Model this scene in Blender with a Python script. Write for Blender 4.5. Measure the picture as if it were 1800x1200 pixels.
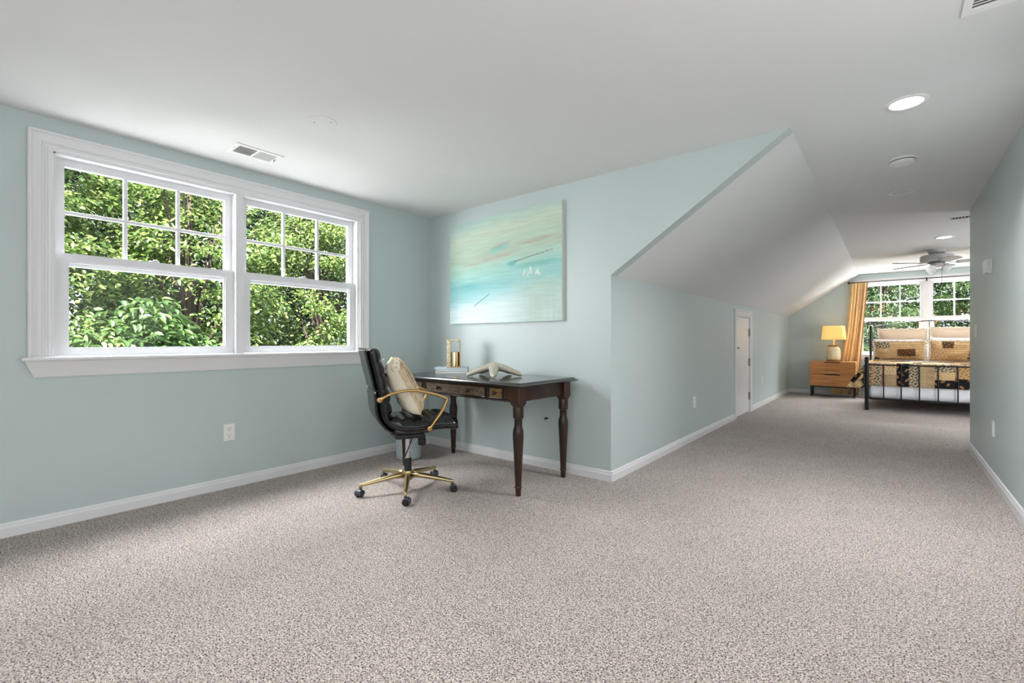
import bpy, bmesh, math, random
import numpy as np
from mathutils import Vector, Matrix
R = math.radians
S = bpy.context.scene
for o in list(bpy.data.objects): bpy.data.objects.remove(o)
COL = S.collection
random.seed(7); RNG = np.random.default_rng(7)

# ------------------------------------------------------------------ measures of the place (metres)
H = 2.40                      # ceiling height
XL, YM, XH, XR, YF = -3.811, 3.267, -1.677, 0.623, 11.381   # window wall, painting wall, knee wall, right wall, far wall
KZ, XS, YE = 1.604, -0.473, 6.502     # knee wall height, top of slope, end of right wall
YB = -2.6                             # rear wall behind the camera
XB = 2.727                            # far right knee wall of the bedroom
FW = Vector((-0.63270, 0.77440, 0)); RT = Vector((0.77440, 0.63270, 0))

# ------------------------------------------------------------------ camera
cam = bpy.data.cameras.new('camera'); co = bpy.data.objects.new('camera', cam); COL.objects.link(co)
co.location = (0, 0, 1.0917); co.rotation_euler = (R(90), 0, 0.6849)
cam.sensor_width = 36; cam.sensor_fit = 'HORIZONTAL'; cam.lens = 812.95 / 1800 * 36
cam.shift_y = (600 - 599.0) / 1800 * -1; cam.clip_start = .02; cam.clip_end = 200
S.camera = co

# ------------------------------------------------------------------ world, sun, daylight, exposure
w = bpy.data.worlds.new('sky'); S.world = w; w.use_nodes = True
w.node_tree.nodes['Background'].inputs[0].default_value = (.86, .93, 1, 1)
w.node_tree.nodes['Background'].inputs[1].default_value = 1.7
S.view_settings.view_transform = 'Standard'; S.view_settings.look = 'None'
S.view_settings.gamma = 1; S.view_settings.use_curve_mapping = False; S.view_settings.exposure = 0.13

def look(o, target):
    d = Vector(target) - o.location
    o.rotation_euler = d.to_track_quat('-Z', 'Y').to_euler()
def area(name, loc, target, sx, sy, power, color=(1, 1, 1), spread=180):
    l = bpy.data.lights.new(name, 'AREA'); l.shape = 'RECTANGLE'; l.size = sx; l.size_y = sy
    l.energy = power; l.color = color; l.spread = R(spread)
    o = bpy.data.objects.new(name, l); COL.objects.link(o); o.location = loc; look(o, target); return o
sl = bpy.data.lights.new('sun', 'SUN'); sl.energy = 36; sl.angle = R(.6); sl.color = (1, .95, .84)
so = bpy.data.objects.new('sun', sl); COL.objects.link(so); so.location = (8, -4, 12); look(so, (8 - .75, -4 + .75, 12 - 1.35))
# daylight entering by the dormer window, from the sky above it and the sunlit ground below it
area('daylight_sky_dormer', (-4.75, 1.4, 3.2), (-2.4, 1.4, .2), 2.4, 1.2, 640, (.98, .98, 1))
area('daylight_side_dormer', (-5.15, -.95, 1.75), (-2.7, 3.0, 1.0), 1.5, 2.2, 430, (.98, .98, 1))
area('daylight_ground_dormer', (-4.85, 1.4, .1), (-2.6, 1.4, 2.6), 3.0, 1.2, 90, (.99, .98, 1))
area('daylight_sky_gable', (.55, 12.3, 3.1), (.5, 9.7, .4), 2.2, 1.1, 1250, (.93, .97, 1))
area('daylight_ground_gable', (.55, 12.3, -.1), (.5, 9.8, 2.5), 2.6, 1.0, 420, (.95, .97, 1))
# added fill lights out of view, without windows: rear, right side, right of bed
area('fill_rear', (-.75, YB + .12, 1.40), (-.9, 3.0, 1.15), 2.2, 1.8, 28, (.99, .99, 1))
area('fill_side', (XR - .05, 1.35, 1.30), (-3.0, 1.6, 1.15), 3.0, 1.9, 30, (.99, .99, 1))
area('fill_bedroom_right', (XB - .06, 7.9, 1.0), (-1.3, 11.38, 1.1), 2.0, 1.0, 60, (.92, .97, 1))

# ------------------------------------------------------------------ materials
def lin(c):
    return tuple((x / 12.92 if x <= .04045 else ((x + .055) / 1.055) ** 2.4) for x in [v / 255 for v in c])
def mat(name, rgb, rough=.5, metal=0, spec=.5, bump=None, var=None, attr=None, linear=False, coat=0):
    m = bpy.data.materials.new(name); m.use_nodes = True; nt = m.node_tree; b = nt.nodes['Principled BSDF']
    c = rgb if linear else lin(rgb)
    b.inputs['Base Color'].default_value = (*c, 1); b.inputs['Roughness'].default_value = rough
    b.inputs['Metallic'].default_value = metal; b.inputs['Specular IOR Level'].default_value = spec
    b.inputs['Coat Weight'].default_value = coat
    tc = nt.nodes.new('ShaderNodeTexCoord')
    if attr:
        a = nt.nodes.new('ShaderNodeVertexColor'); a.layer_name = attr; nt.links.new(a.outputs['Color'], b.inputs['Base Color'])
    if var:                                   # (scale xyz, amount): tone varies a little
        mp = nt.nodes.new('ShaderNodeMapping'); mp.inputs['Scale'].default_value = var[0]
        n = nt.nodes.new('ShaderNodeTexNoise'); n.inputs['Scale'].default_value = 1; n.inputs['Detail'].default_value = 5
        nt.links.new(tc.outputs['Object'], mp.inputs[0]); nt.links.new(mp.outputs[0], n.inputs[0])
        rmp = nt.nodes.new('ShaderNodeValToRGB'); k = var[1]
        rmp.color_ramp.elements[0].position = .3; rmp.color_ramp.elements[1].position = .7
        c2 = var[2] if len(var) > 2 else None
        rmp.color_ramp.elements[0].color = (*(lin(c2) if c2 else [x * (1 - k) for x in c]), 1)
        rmp.color_ramp.elements[1].color = (*[min(1, x * (1 + (0 if c2 else k))) for x in c], 1)
        nt.links.new(n.outputs[0], rmp.inputs[0]); nt.links.new(rmp.outputs[0], b.inputs['Base Color'])
    if bump:                                  # (scale xyz, strength, distance)
        mp = nt.nodes.new('ShaderNodeMapping'); mp.inputs['Scale'].default_value = bump[0]
        n = nt.nodes.new('ShaderNodeTexNoise'); n.inputs['Scale'].default_value = 1; n.inputs['Detail'].default_value = 3
        nt.links.new(tc.outputs['Object'], mp.inputs[0]); nt.links.new(mp.outputs[0], n.inputs[0])
        bp = nt.nodes.new('ShaderNodeBump'); bp.inputs['Strength'].default_value = bump[1]; bp.inputs['Distance'].default_value = bump[2]
        nt.links.new(n.outputs[0], bp.inputs['Height']); nt.links.new(bp.outputs[0], b.inputs['Normal'])
    return m
def emis(name, rgb, strength):
    m = bpy.data.materials.new(name); m.use_nodes = True; b = m.node_tree.nodes['Principled BSDF']
    b.inputs['Base Color'].default_value = (*lin(rgb), 1); b.inputs['Emission Color'].default_value = (*lin(rgb), 1)
    b.inputs['Emission Strength'].default_value = strength; return m
def glass_mat(name, tint=(1, 1, 1), refl=1.0):
    m = bpy.data.materials.new(name); m.use_nodes = True; nt = m.node_tree; nt.nodes.clear()
    out = nt.nodes.new('ShaderNodeOutputMaterial'); t = nt.nodes.new('ShaderNodeBsdfTransparent'); g = nt.nodes.new('ShaderNodeBsdfGlossy')
    t.inputs[0].default_value = (*tint, 1); g.inputs['Roughness'].default_value = .02
    f = nt.nodes.new('ShaderNodeFresnel'); f.inputs[0].default_value = 1.45
    mu = nt.nodes.new('ShaderNodeMath'); mu.operation = 'MULTIPLY'; mu.inputs[1].default_value = refl
    mx = nt.nodes.new('ShaderNodeMixShader')
    nt.links.new(f.outputs[0], mu.inputs[0]); nt.links.new(mu.outputs[0], mx.inputs[0]); nt.links.new(t.outputs[0], mx.inputs[1])
    nt.links.new(g.outputs[0], mx.inputs[2]); nt.links.new(mx.outputs[0], out.inputs[0]); return m
def carpet_mat():
    m = bpy.data.materials.new('carpet'); m.use_nodes = True; nt = m.node_tree; b = nt.nodes['Principled BSDF']
    b.inputs['Roughness'].default_value = 1; b.inputs['Specular IOR Level'].default_value = .05
    tc = nt.nodes.new('ShaderNodeTexCoord')
    n = nt.nodes.new('ShaderNodeTexNoise'); n.inputs['Scale'].default_value = 165; n.inputs['Detail'].default_value = 2.0; n.inputs['Roughness'].default_value = .65
    v = nt.nodes.new('ShaderNodeTexVoronoi'); v.inputs['Scale'].default_value = 135
    big = nt.nodes.new('ShaderNodeTexNoise'); big.inputs['Scale'].default_value = 3.2; big.inputs['Detail'].default_value = 3
    for q in (n, v, big): nt.links.new(tc.outputs['Object'], q.inputs['Vector'])
    r = nt.nodes.new('ShaderNodeValToRGB'); e = r.color_ramp.elements
    e[0].position = .34; e[0].color = (*lin((48, 41, 37)), 1); e[1].position = .68; e[1].color = (*lin((238, 228, 222)), 1)
    k = e.new(.415); k.color = (*lin((130, 119, 113)), 1); k = e.new(.50); k.color = (*lin((205, 194, 187)), 1)
    nt.links.new(n.outputs[0], r.inputs[0])
    r2 = nt.nodes.new('ShaderNodeValToRGB'); e = r2.color_ramp.elements
    e[0].position = .0; e[0].color = (.56, .55, .54, 1); e[1].position = .6; e[1].color = (.94, .94, .945, 1)
    sep = nt.nodes.new('ShaderNodeSeparateColor'); nt.links.new(v.outputs['Color'], sep.inputs[0]); nt.links.new(sep.outputs[0], r2.inputs[0])
    r3 = nt.nodes.new('ShaderNodeValToRGB'); e = r3.color_ramp.elements
    e[0].position = .3; e[0].color = (.93, .93, .93, 1); e[1].position = .7; e[1].color = (1, 1, 1, 1)
    nt.links.new(big.outputs[0], r3.inputs[0])
    m1 = nt.nodes.new('ShaderNodeMixRGB'); m1.blend_type = 'MULTIPLY'; m1.inputs[0].default_value = 1
    m2 = nt.nodes.new('ShaderNodeMixRGB'); m2.blend_type = 'MULTIPLY'; m2.inputs[0].default_value = 1
    nt.links.new(r.outputs[0], m1.inputs[1]); nt.links.new(r2.outputs[0], m1.inputs[2])
    nt.links.new(m1.outputs[0], m2.inputs[1]); nt.links.new(r3.outputs[0], m2.inputs[2]); nt.links.new(m2.outputs[0], b.inputs['Base Color'])
    bp = nt.nodes.new('ShaderNodeBump'); bp.inputs['Strength'].default_value = .8; bp.inputs['Distance'].default_value = .008
    nt.links.new(n.outputs[0], bp.inputs['Height']); nt.links.new(bp.outputs[0], b.inputs['Normal'])
    return m
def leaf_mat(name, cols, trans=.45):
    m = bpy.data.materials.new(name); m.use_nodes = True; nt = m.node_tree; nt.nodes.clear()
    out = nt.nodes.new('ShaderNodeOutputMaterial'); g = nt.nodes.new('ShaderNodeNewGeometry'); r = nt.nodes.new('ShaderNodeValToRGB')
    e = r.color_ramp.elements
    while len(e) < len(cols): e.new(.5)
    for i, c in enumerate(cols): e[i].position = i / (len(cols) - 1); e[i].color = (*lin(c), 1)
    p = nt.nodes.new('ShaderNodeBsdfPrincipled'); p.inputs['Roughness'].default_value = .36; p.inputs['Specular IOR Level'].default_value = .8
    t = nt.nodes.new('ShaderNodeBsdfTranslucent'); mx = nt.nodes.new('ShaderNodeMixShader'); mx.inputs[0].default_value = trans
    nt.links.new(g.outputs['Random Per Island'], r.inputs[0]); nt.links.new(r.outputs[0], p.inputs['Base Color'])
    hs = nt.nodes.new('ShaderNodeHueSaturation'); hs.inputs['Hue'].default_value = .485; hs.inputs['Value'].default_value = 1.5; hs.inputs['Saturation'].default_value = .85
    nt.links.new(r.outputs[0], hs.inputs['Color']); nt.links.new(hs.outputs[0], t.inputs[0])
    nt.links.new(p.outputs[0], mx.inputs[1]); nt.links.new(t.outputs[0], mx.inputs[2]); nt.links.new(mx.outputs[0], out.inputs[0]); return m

MT = {}
MT['wall'] = mat('wall_paint', (189, 201, 200), .42, spec=.45, bump=((60, 60, 60), .05, .01))
MT['ceil'] = mat('ceiling_paint', (226, 226, 226), .75, spec=.25)
MT['trim'] = mat('trim_paint', (224, 223, 225), .32, spec=.5)
MT['vinyl'] = mat('sash_vinyl', (222, 222, 225), .35)
MT['glass'] = glass_mat('window_glass', (.98, .99, .985), .3)
MT['carpet'] = carpet_mat()
MT['plastic'] = mat('white_plastic', (236, 236, 234), .35)
MT['slot'] = mat('dark_slot', (45, 45, 46), .7)
MT['vent_dark'] = mat('vent_shadow', (105, 105, 105), .8)
MT['vent_grey'] = mat('louvre_shade_grey', (178, 178, 178), .6)
MT['blackhole'] = mat('duct_dark', (40, 40, 40), .9)
MT['steel'] = mat('brushed_steel', (150, 148, 140), .35, 1)
MT['chrome'] = mat('chrome', (215, 218, 222), .08, 1)
MT['gold'] = mat('brushed_gold', (196, 158, 104), .28, 1, bump=((8, 8, 300), .08, .002))
MT['gold_pale'] = mat('satin_champagne_gold', (198, 178, 134), .32, 1)
MT['goldham'] = mat('hammered_gold', (226, 212, 180), .25, 1, bump=((95, 95, 95), .9, .006))
MT['leather'] = mat('black_leather', (9, 11, 13), .24, spec=.5, bump=((120, 120, 120), .06, .001))
MT['blackpl'] = mat('black_plastic', (24, 26, 30), .42)
MT['castgrey'] = mat('caster_grey', (62, 66, 76), .4)
MT['wood'] = mat('espresso_wood', (66, 40, 24), .32, spec=.4, coat=.12, var=((3, 9, 7), .5, (18, 14, 13)), bump=((4, 60, 4), .06, .002))
MT['woodleg'] = mat('espresso_turned_wood', (64, 37, 21), .32, spec=.4, coat=.12, var=((13, 13, 3), .5, (15, 12, 11)))
MT['woodtop'] = mat('polished_dark_top', (30, 25, 23), .21, spec=.55, coat=.3, var=((3, 40, 3), .4))
MT['carve'] = mat('carved_grey_panel', (134, 112, 88), .55, var=((75, 75, 75), .6, (52, 40, 32)), bump=((110, 110, 110), .9, .006))
MT['carvegold'] = mat('carved_gold_panel', (168, 128, 74), .5, var=((80, 80, 80), .6, (70, 46, 24)), bump=((110, 110, 110), .9, .006))
MT['knob'] = mat('pewter_knob', (70, 62, 56), .3, 1)
MT['star'] = mat('starfish_pewter', (214, 208, 194), .36, .35, bump=((170, 170, 170), 1, .006), var=((130, 130, 130), .5, (158, 148, 128)))
MT['bookb'] = mat('pale_blue_cover', (206, 222, 230), .5)
MT['bookw'] = mat('white_cover', (224, 228, 230), .5)
MT['bookg'] = mat('grey_blue_cover', (188, 206, 216), .5)
MT['page'] = mat('book_pages', (236, 236, 232), .8, bump=((2, 2, 900), .3, .001))
MT['bin'] = mat('speckled_blue_bin', (218, 228, 230), .6, var=((150, 150, 150), .4, (142, 162, 170)), bump=((150, 150, 150), .5, .004))
MT['knit'] = mat('ribbed_knit', (222, 206, 178), .95, spec=.1, bump=((30, 260, 60), .5, .01), var=((60, 190, 40), .2, (176, 152, 120)))
MT['cream'] = mat('cream_cotton', (232, 222, 202), .9, spec=.1, bump=((30, 30, 30), .3, .01))
MT['lace'] = mat('white_lace', (238, 240, 244), .9, spec=.1, bump=((200, 200, 200), 1, .006), var=((220, 220, 220), .3, (176, 178, 184)))
MT['canvas'] = mat('painted_canvas', (160, 200, 190), .55, attr='paint', bump=((60, 60, 240), .25, .003))
MT['canvasedge'] = mat('canvas_edge', (216, 216, 206), .7)
MT['fanwhite'] = mat('fan_white', (188, 187, 186), .4)
MT['frost'] = emis('frosted_shade', (250, 250, 248), .15)
MT['iron'] = mat('black_iron', (24, 24, 26), .35, .4)
MT['drape'] = mat('gold_curtain_cloth', (232, 186, 124), .8, spec=.25, attr='paint')
MT['teak'] = mat('teak_fronts', (222, 158, 96), .5, var=((3, 30, 60), .4, (176, 112, 58)))
MT['quilt'] = mat('patchwork_quilt', (190, 160, 120), .9, spec=.1, attr='paint')
MT['sheet'] = mat('white_sheet', (234, 234, 238), .9, spec=.1, bump=((14, 14, 14), .4, .02))
MT['ivory'] = mat('ivory_sham', (232, 208, 184), .9, spec=.1, bump=((20, 20, 20), .3, .01))
MT['ruffle'] = mat('cream_ruffle', (240, 228, 214), .9, spec=.1)
MT['jar'] = mat('cream_glass_jar', (246, 224, 186), .25, spec=.6, var=((30, 30, 6), .15))
MT['jarlid'] = mat('bronze_lid', (150, 112, 66), .35, .6)
MT['bark'] = mat('bark', (58, 48, 40), .9, bump=((20, 20, 4), .8, .03))
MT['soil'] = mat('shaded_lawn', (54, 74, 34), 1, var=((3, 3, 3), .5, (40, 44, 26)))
MT['leafA'] = leaf_mat('leaf_bright', [(50, 74, 36), (76, 104, 48), (108, 132, 66), (146, 160, 96)], .38)
MT['leafB'] = leaf_mat('leaf_mid', [(44, 68, 36), (62, 90, 46), (84, 110, 60)], .35)
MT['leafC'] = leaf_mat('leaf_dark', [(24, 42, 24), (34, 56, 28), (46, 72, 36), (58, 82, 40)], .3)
MT['leafO'] = leaf_mat('leaf_autumn', [(150, 78, 34), (176, 104, 40), (120, 70, 36), (160, 128, 60)])

# ------------------------------------------------------------------ mesh helpers
class M:
    def __init__(s): s.v = []; s.f = []
    def add(s, v, f):
        n = len(s.v); s.v += [tuple(q) for q in v]; s.f += [tuple(i + n for i in q) for q in f]; return s
    def box(s, x0, x1, y0, y1, z0, z1):
        v = [(x, y, z) for z in (z0, z1) for y in (y0, y1) for x in (x0, x1)]
        return s.add(v, [(0, 2, 3, 1), (4, 5, 7, 6), (0, 1, 5, 4), (1, 3, 7, 5), (3, 2, 6, 7), (2, 0, 4, 6)])
    def prism(s, poly, axis, a, b):          # poly of 2-D points, extruded along axis from a to b
        def P(p, t):
            return {'x': (t, p[0], p[1]), 'y': (p[0], t, p[1]), 'z': (p[0], p[1], t)}[axis]
        n = len(poly); v = [P(p, a) for p in poly] + [P(p, b) for p in poly]
        return s.add(v, [tuple(range(n))[::-1], tuple(range(n, 2 * n))] + [(i, (i + 1) % n, n + (i + 1) % n, n + i) for i in range(n)])
    def lathe(s, prof, n=24, c=(0, 0, 0), rot=None, caps=True):
        v = []
        for r_, z_ in prof:
            for k in range(n):
                t = 2 * math.pi * k / n; p = Vector((r_ * math.cos(t), r_ * math.sin(t), z_))
                if rot: p = rot @ p
                v.append((p.x + c[0], p.y + c[1], p.z + c[2]))
        f = []
        for i in range(len(prof) - 1):
            for k in range(n):
                f.append((i * n + k, i * n + (k + 1) % n, (i + 1) * n + (k + 1) % n, (i + 1) * n + k))
        if caps: f += [tuple(range(n))[::-1], tuple(range((len(prof) - 1) * n, len(prof) * n))]
        return s.add(v, f)
    def tube(s, path, rad, n=10, sx=1, sy=1, up=(0, 0, 1)):
        P = [Vector(p) for p in path]; rr = rad if hasattr(rad, '__len__') else [rad] * len(P); v = []; prev = None
        for i, p in enumerate(P):
            t = (P[min(i + 1, len(P) - 1)] - P[max(i - 1, 0)]).normalized()
            if prev is None:
                a = Vector(up); a = a - t * a.dot(t)
                if a.length < 1e-3: a = Vector((1, 0, 0)) - t * t.x
            else: a = prev - t * prev.dot(t)
            a.normalize(); prev = a; b = t.cross(a)
            for k in range(n):
                q = 2 * math.pi * k / n; v.append(p + a * (math.cos(q) * rr[i] * sx) + b * (math.sin(q) * rr[i] * sy))
        f = [(i * n + k, i * n + (k + 1) % n, (i + 1) * n + (k + 1) % n, (i + 1) * n + k) for i in range(len(P) - 1) for k in range(n)]
        f += [tuple(range(n))[::-1], tuple(range((len(P) - 1) * n, len(P) * n))]
        return s.add(v, f)
    def grid(s, nu, nv, fn, close_u=False):
        v = [fn(i / (nu if close_u else nu - 1), j / (nv - 1)) for i in range(nu) for j in range(nv)]
        f = []
        for i in range(nu if close_u else nu - 1):
            for j in range(nv - 1):
                i2 = (i + 1) % nu; f.append((i * nv + j, i2 * nv + j, i2 * nv + j + 1, i * nv + j + 1))
        return s.add(v, f)
    def pad(s, nu, nv, top, bot):            # closed slab between two sheets
        a = [top(i / (nu - 1), j / (nv - 1)) for i in range(nu) for j in range(nv)]
        b = [bot(i / (nu - 1), j / (nv - 1)) for i in range(nu) for j in range(nv)]
        N = nu * nv; f = []
        for i in range(nu - 1):
            for j in range(nv - 1):
                q = (i * nv + j, (i + 1) * nv + j, (i + 1) * nv + j + 1, i * nv + j + 1); f.append(q); f.append(tuple(k + N for k in q[::-1]))
        rim = [i * nv for i in range(nu)] + [(nu - 1) * nv + j for j in range(1, nv)] + [i * nv + nv - 1 for i in range(nu - 2, -1, -1)] + [j for j in range(nv - 2, 0, -1)]
        for i in range(len(rim)):
            p, q = rim[i], rim[(i + 1) % len(rim)]; f.append((q, p, p + N, q + N))
        return s.add(a + b, f)
def obj(name, m, material, parent=None, loc=(0, 0, 0), rot=(0, 0, 0), bevel=0, smooth=False, seg=2, sub=0):
    me = bpy.data.meshes.new(name); me.from_pydata(m.v, [], m.f)
    bm = bmesh.new(); bm.from_mesh(me); bmesh.ops.recalc_face_normals(bm, faces=bm.faces); bm.to_mesh(me); bm.free()
    if isinstance(material, (list, tuple)):
        for q in material: me.materials.append(q)
    else: me.materials.append(material)
    o = bpy.data.objects.new(name, me); COL.objects.link(o); o.location = loc; o.rotation_euler = rot
    if parent: o.parent = parent
    if bevel:
        b = o.modifiers.new('bevel', 'BEVEL'); b.width = bevel; b.segments = seg; b.limit_method = 'ANGLE'; b.angle_limit = R(35)
    if sub:
        b = o.modifiers.new('sub', 'SUBSURF'); b.levels = sub; b.render_levels = sub
    if smooth: me.polygons.foreach_set('use_smooth', [True] * len(me.polygons))
    if smooth == 'angle':
        me.set_sharp_from_angle(angle=R(38))
    return o
def tag(o, label=None, cat=None, group=None, kind=None):
    if label: o['label'] = label
    if cat: o['category'] = cat
    if group: o['group'] = group
    if kind: o['kind'] = kind
    return o
def thing(name, label, cat, loc=(0, 0, 0), rz=0, group=None):
    o = bpy.data.objects.new(name, None); COL.objects.link(o); o.location = loc; o.rotation_euler = (0, 0, rz); o.empty_display_size = .1
    return tag(o, label, cat, group)
def struct(name, label, m=None, material=None, loc=(0, 0, 0), cat=None, **k):
    if m is None:
        o = bpy.data.objects.new(name, None); COL.objects.link(o); o.location = loc
    else: o = obj(name, m, material, None, loc, **k)
    return tag(o, label, cat, kind='structure')
def copy_tree(o, parent=None):
    c = o.copy(); COL.objects.link(c)
    if parent: c.parent = parent
    for ch in list(o.children): copy_tree(ch, c)
    return c
def paint(o, fn):                            # colour attribute from a function of the vertex position (linear colours)
    me = o.data; a = me.color_attributes.new('paint', 'FLOAT_COLOR', 'POINT')
    buf = []
    for v in me.vertices: buf += [*fn(v.co), 1.0]
    a.data.foreach_set('color', buf)

# ================================================================== THE ROOM
T = .16
struct('floor', 'speckled grey beige carpet floor', M().box(XL - T, XB + T, YB - T, YF + T, -.12, 0), MT['carpet'], cat='floor')
# window wall with its opening
WY0, WY1, WZ0, WZ1 = .395, 2.415, 1.0, 2.215
struct('wall_left', 'pale blue green wall around the left double window',
       M().box(XL - T, XL, YB - T, WY0, 0, H).box(XL - T, XL, WY1, YM + T, 0, H).box(XL - T, XL, WY0, WY1, 0, WZ0 - .02).box(XL - T, XL, WY0, WY1, WZ1, H), MT['wall'], cat='wall')
struct('wall_middle', 'pale blue green wall behind the desk and painting',
       M().prism([(XL, 0), (XH, 0), (XH, KZ), (XS, H), (XL, H)], 'y', YM, YM + .1), MT['wall'], cat='wall')
DY0, DY1, DZ1 = 7.035, 7.845, 1.452
struct('wall_hall', 'low blue green knee wall with the small white door',
       M().box(XH - .1, XH, YM + .1, DY0, 0, KZ).box(XH - .1, XH, DY1, YF, 0, KZ).box(XH - .1, XH, DY0, DY1, DZ1, KZ), MT['wall'], cat='wall')
FX0, FX1, FZ0, FZ1 = -.475, 1.525, .83, 2.212
FC = (FX0 + FX1) / 2; XS2 = 2 * FC - XS; XH2 = 2 * FC - XH
struct('wall_far', 'pale blue green gable wall behind the bed',
       M().prism([(XH - .1, 0), (FX0, 0), (FX0, H), (XS, H), (XH - .1, KZ - .07)], 'y', YF, YF + T).prism([(FX1, 0), (XB + .1, 0), (XB + .1, KZ - .07), (XS2, H), (FX1, H)], 'y', YF, YF + T)
       .box(FX0, FX1, YF, YF + T, 0, FZ0 - .02).box(FX0, FX1, YF, YF + T, FZ1, H), MT['wall'], cat='wall')
struct('wall_right', 'blue green wall along the right side of the hall', M().box(XR, XR + .11, YB, YE, 0, H), MT['wall'], cat='wall')
struct('wall_stair', 'blue green wall turning right into the bedroom', M().box(XR + .11, XB, YE - .11, YE, 0, H), MT['wall'], cat='wall')
struct('wall_bedroom', 'low blue green knee wall right of the bed', M().box(XB, XB + .1, YE - .11, YF, 0, KZ), MT['wall'], cat='wall')
struct('wall_rear', 'blue green wall behind the viewer', M().box(XL, XR, YB - T, YB, 0, H), MT['wall'], cat='wall')
# ceiling: flat over the room, sloping down to the knee walls
cm = M().box(XL - T, XS, YB - T, YM + .1, H, H + .1).box(XS, XS2, YB - T, YF + T, H, H + .1)
t_ = .1
cm.prism([(XH, KZ), (XS, H), (XS, H + t_), (XH - .14, KZ + t_ - .09), (XH - .14, KZ - .09)], 'y', YM + .1, YF + T)
cm.prism([(XB, KZ), (XB + .14, KZ - .09), (XB + .14, KZ + t_ - .09), (XS2, H + t_), (XS2, H)], 'y', YE - .11, YF + T)
struct('ceiling', 'white ceiling sloping down to the knee wall', cm, MT['ceil'], cat='ceiling')

# baseboards, with a moulded top
BB = [(0, 0), (.015, 0), (.015, .052), (.010, .062), (.010, .070), (.006, .078), (0, .08)]
def base_x(m, x0, x1, y, sgn): m.prism([(y + sgn * p[0], p[1]) for p in BB], 'x', x0, x1)
def base_y(m, y0, y1, x, sgn): m.prism([(x + sgn * p[0], p[1]) for p in BB], 'y', y0, y1)
def bb(name, label, m): struct(name, label, m, MT['trim'], cat='baseboard')
m = M(); base_y(m, YB, YM, XL, 1); bb('baseboard_left', 'white baseboard under the left window', m)
m = M(); base_x(m, XL + .015, XH + .015, YM, -1); bb('baseboard_middle', 'white baseboard behind the desk', m)
m = M(); base_y(m, YM - .0, 6.93, XH, 1); bb('baseboard_hall', 'white baseboard from the outside corner to the small door', m)
m = M(); base_y(m, 7.955, YF, XH, 1); bb('baseboard_hall_end', 'white baseboard between the small door and the far corner', m)
m = M(); base_x(m, XH + .015, XB, YF, -1); bb('baseboard_far', 'white baseboard under the bedroom window', m)
m = M(); base_y(m, YB, YE, XR, -1); bb('baseboard_right', 'white baseboard along the right wall', m)
m = M(); base_x(m, XR - .015, XB, YE, 1); bb('baseboard_stair', 'white baseboard turning into the bedroom', m)

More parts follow.
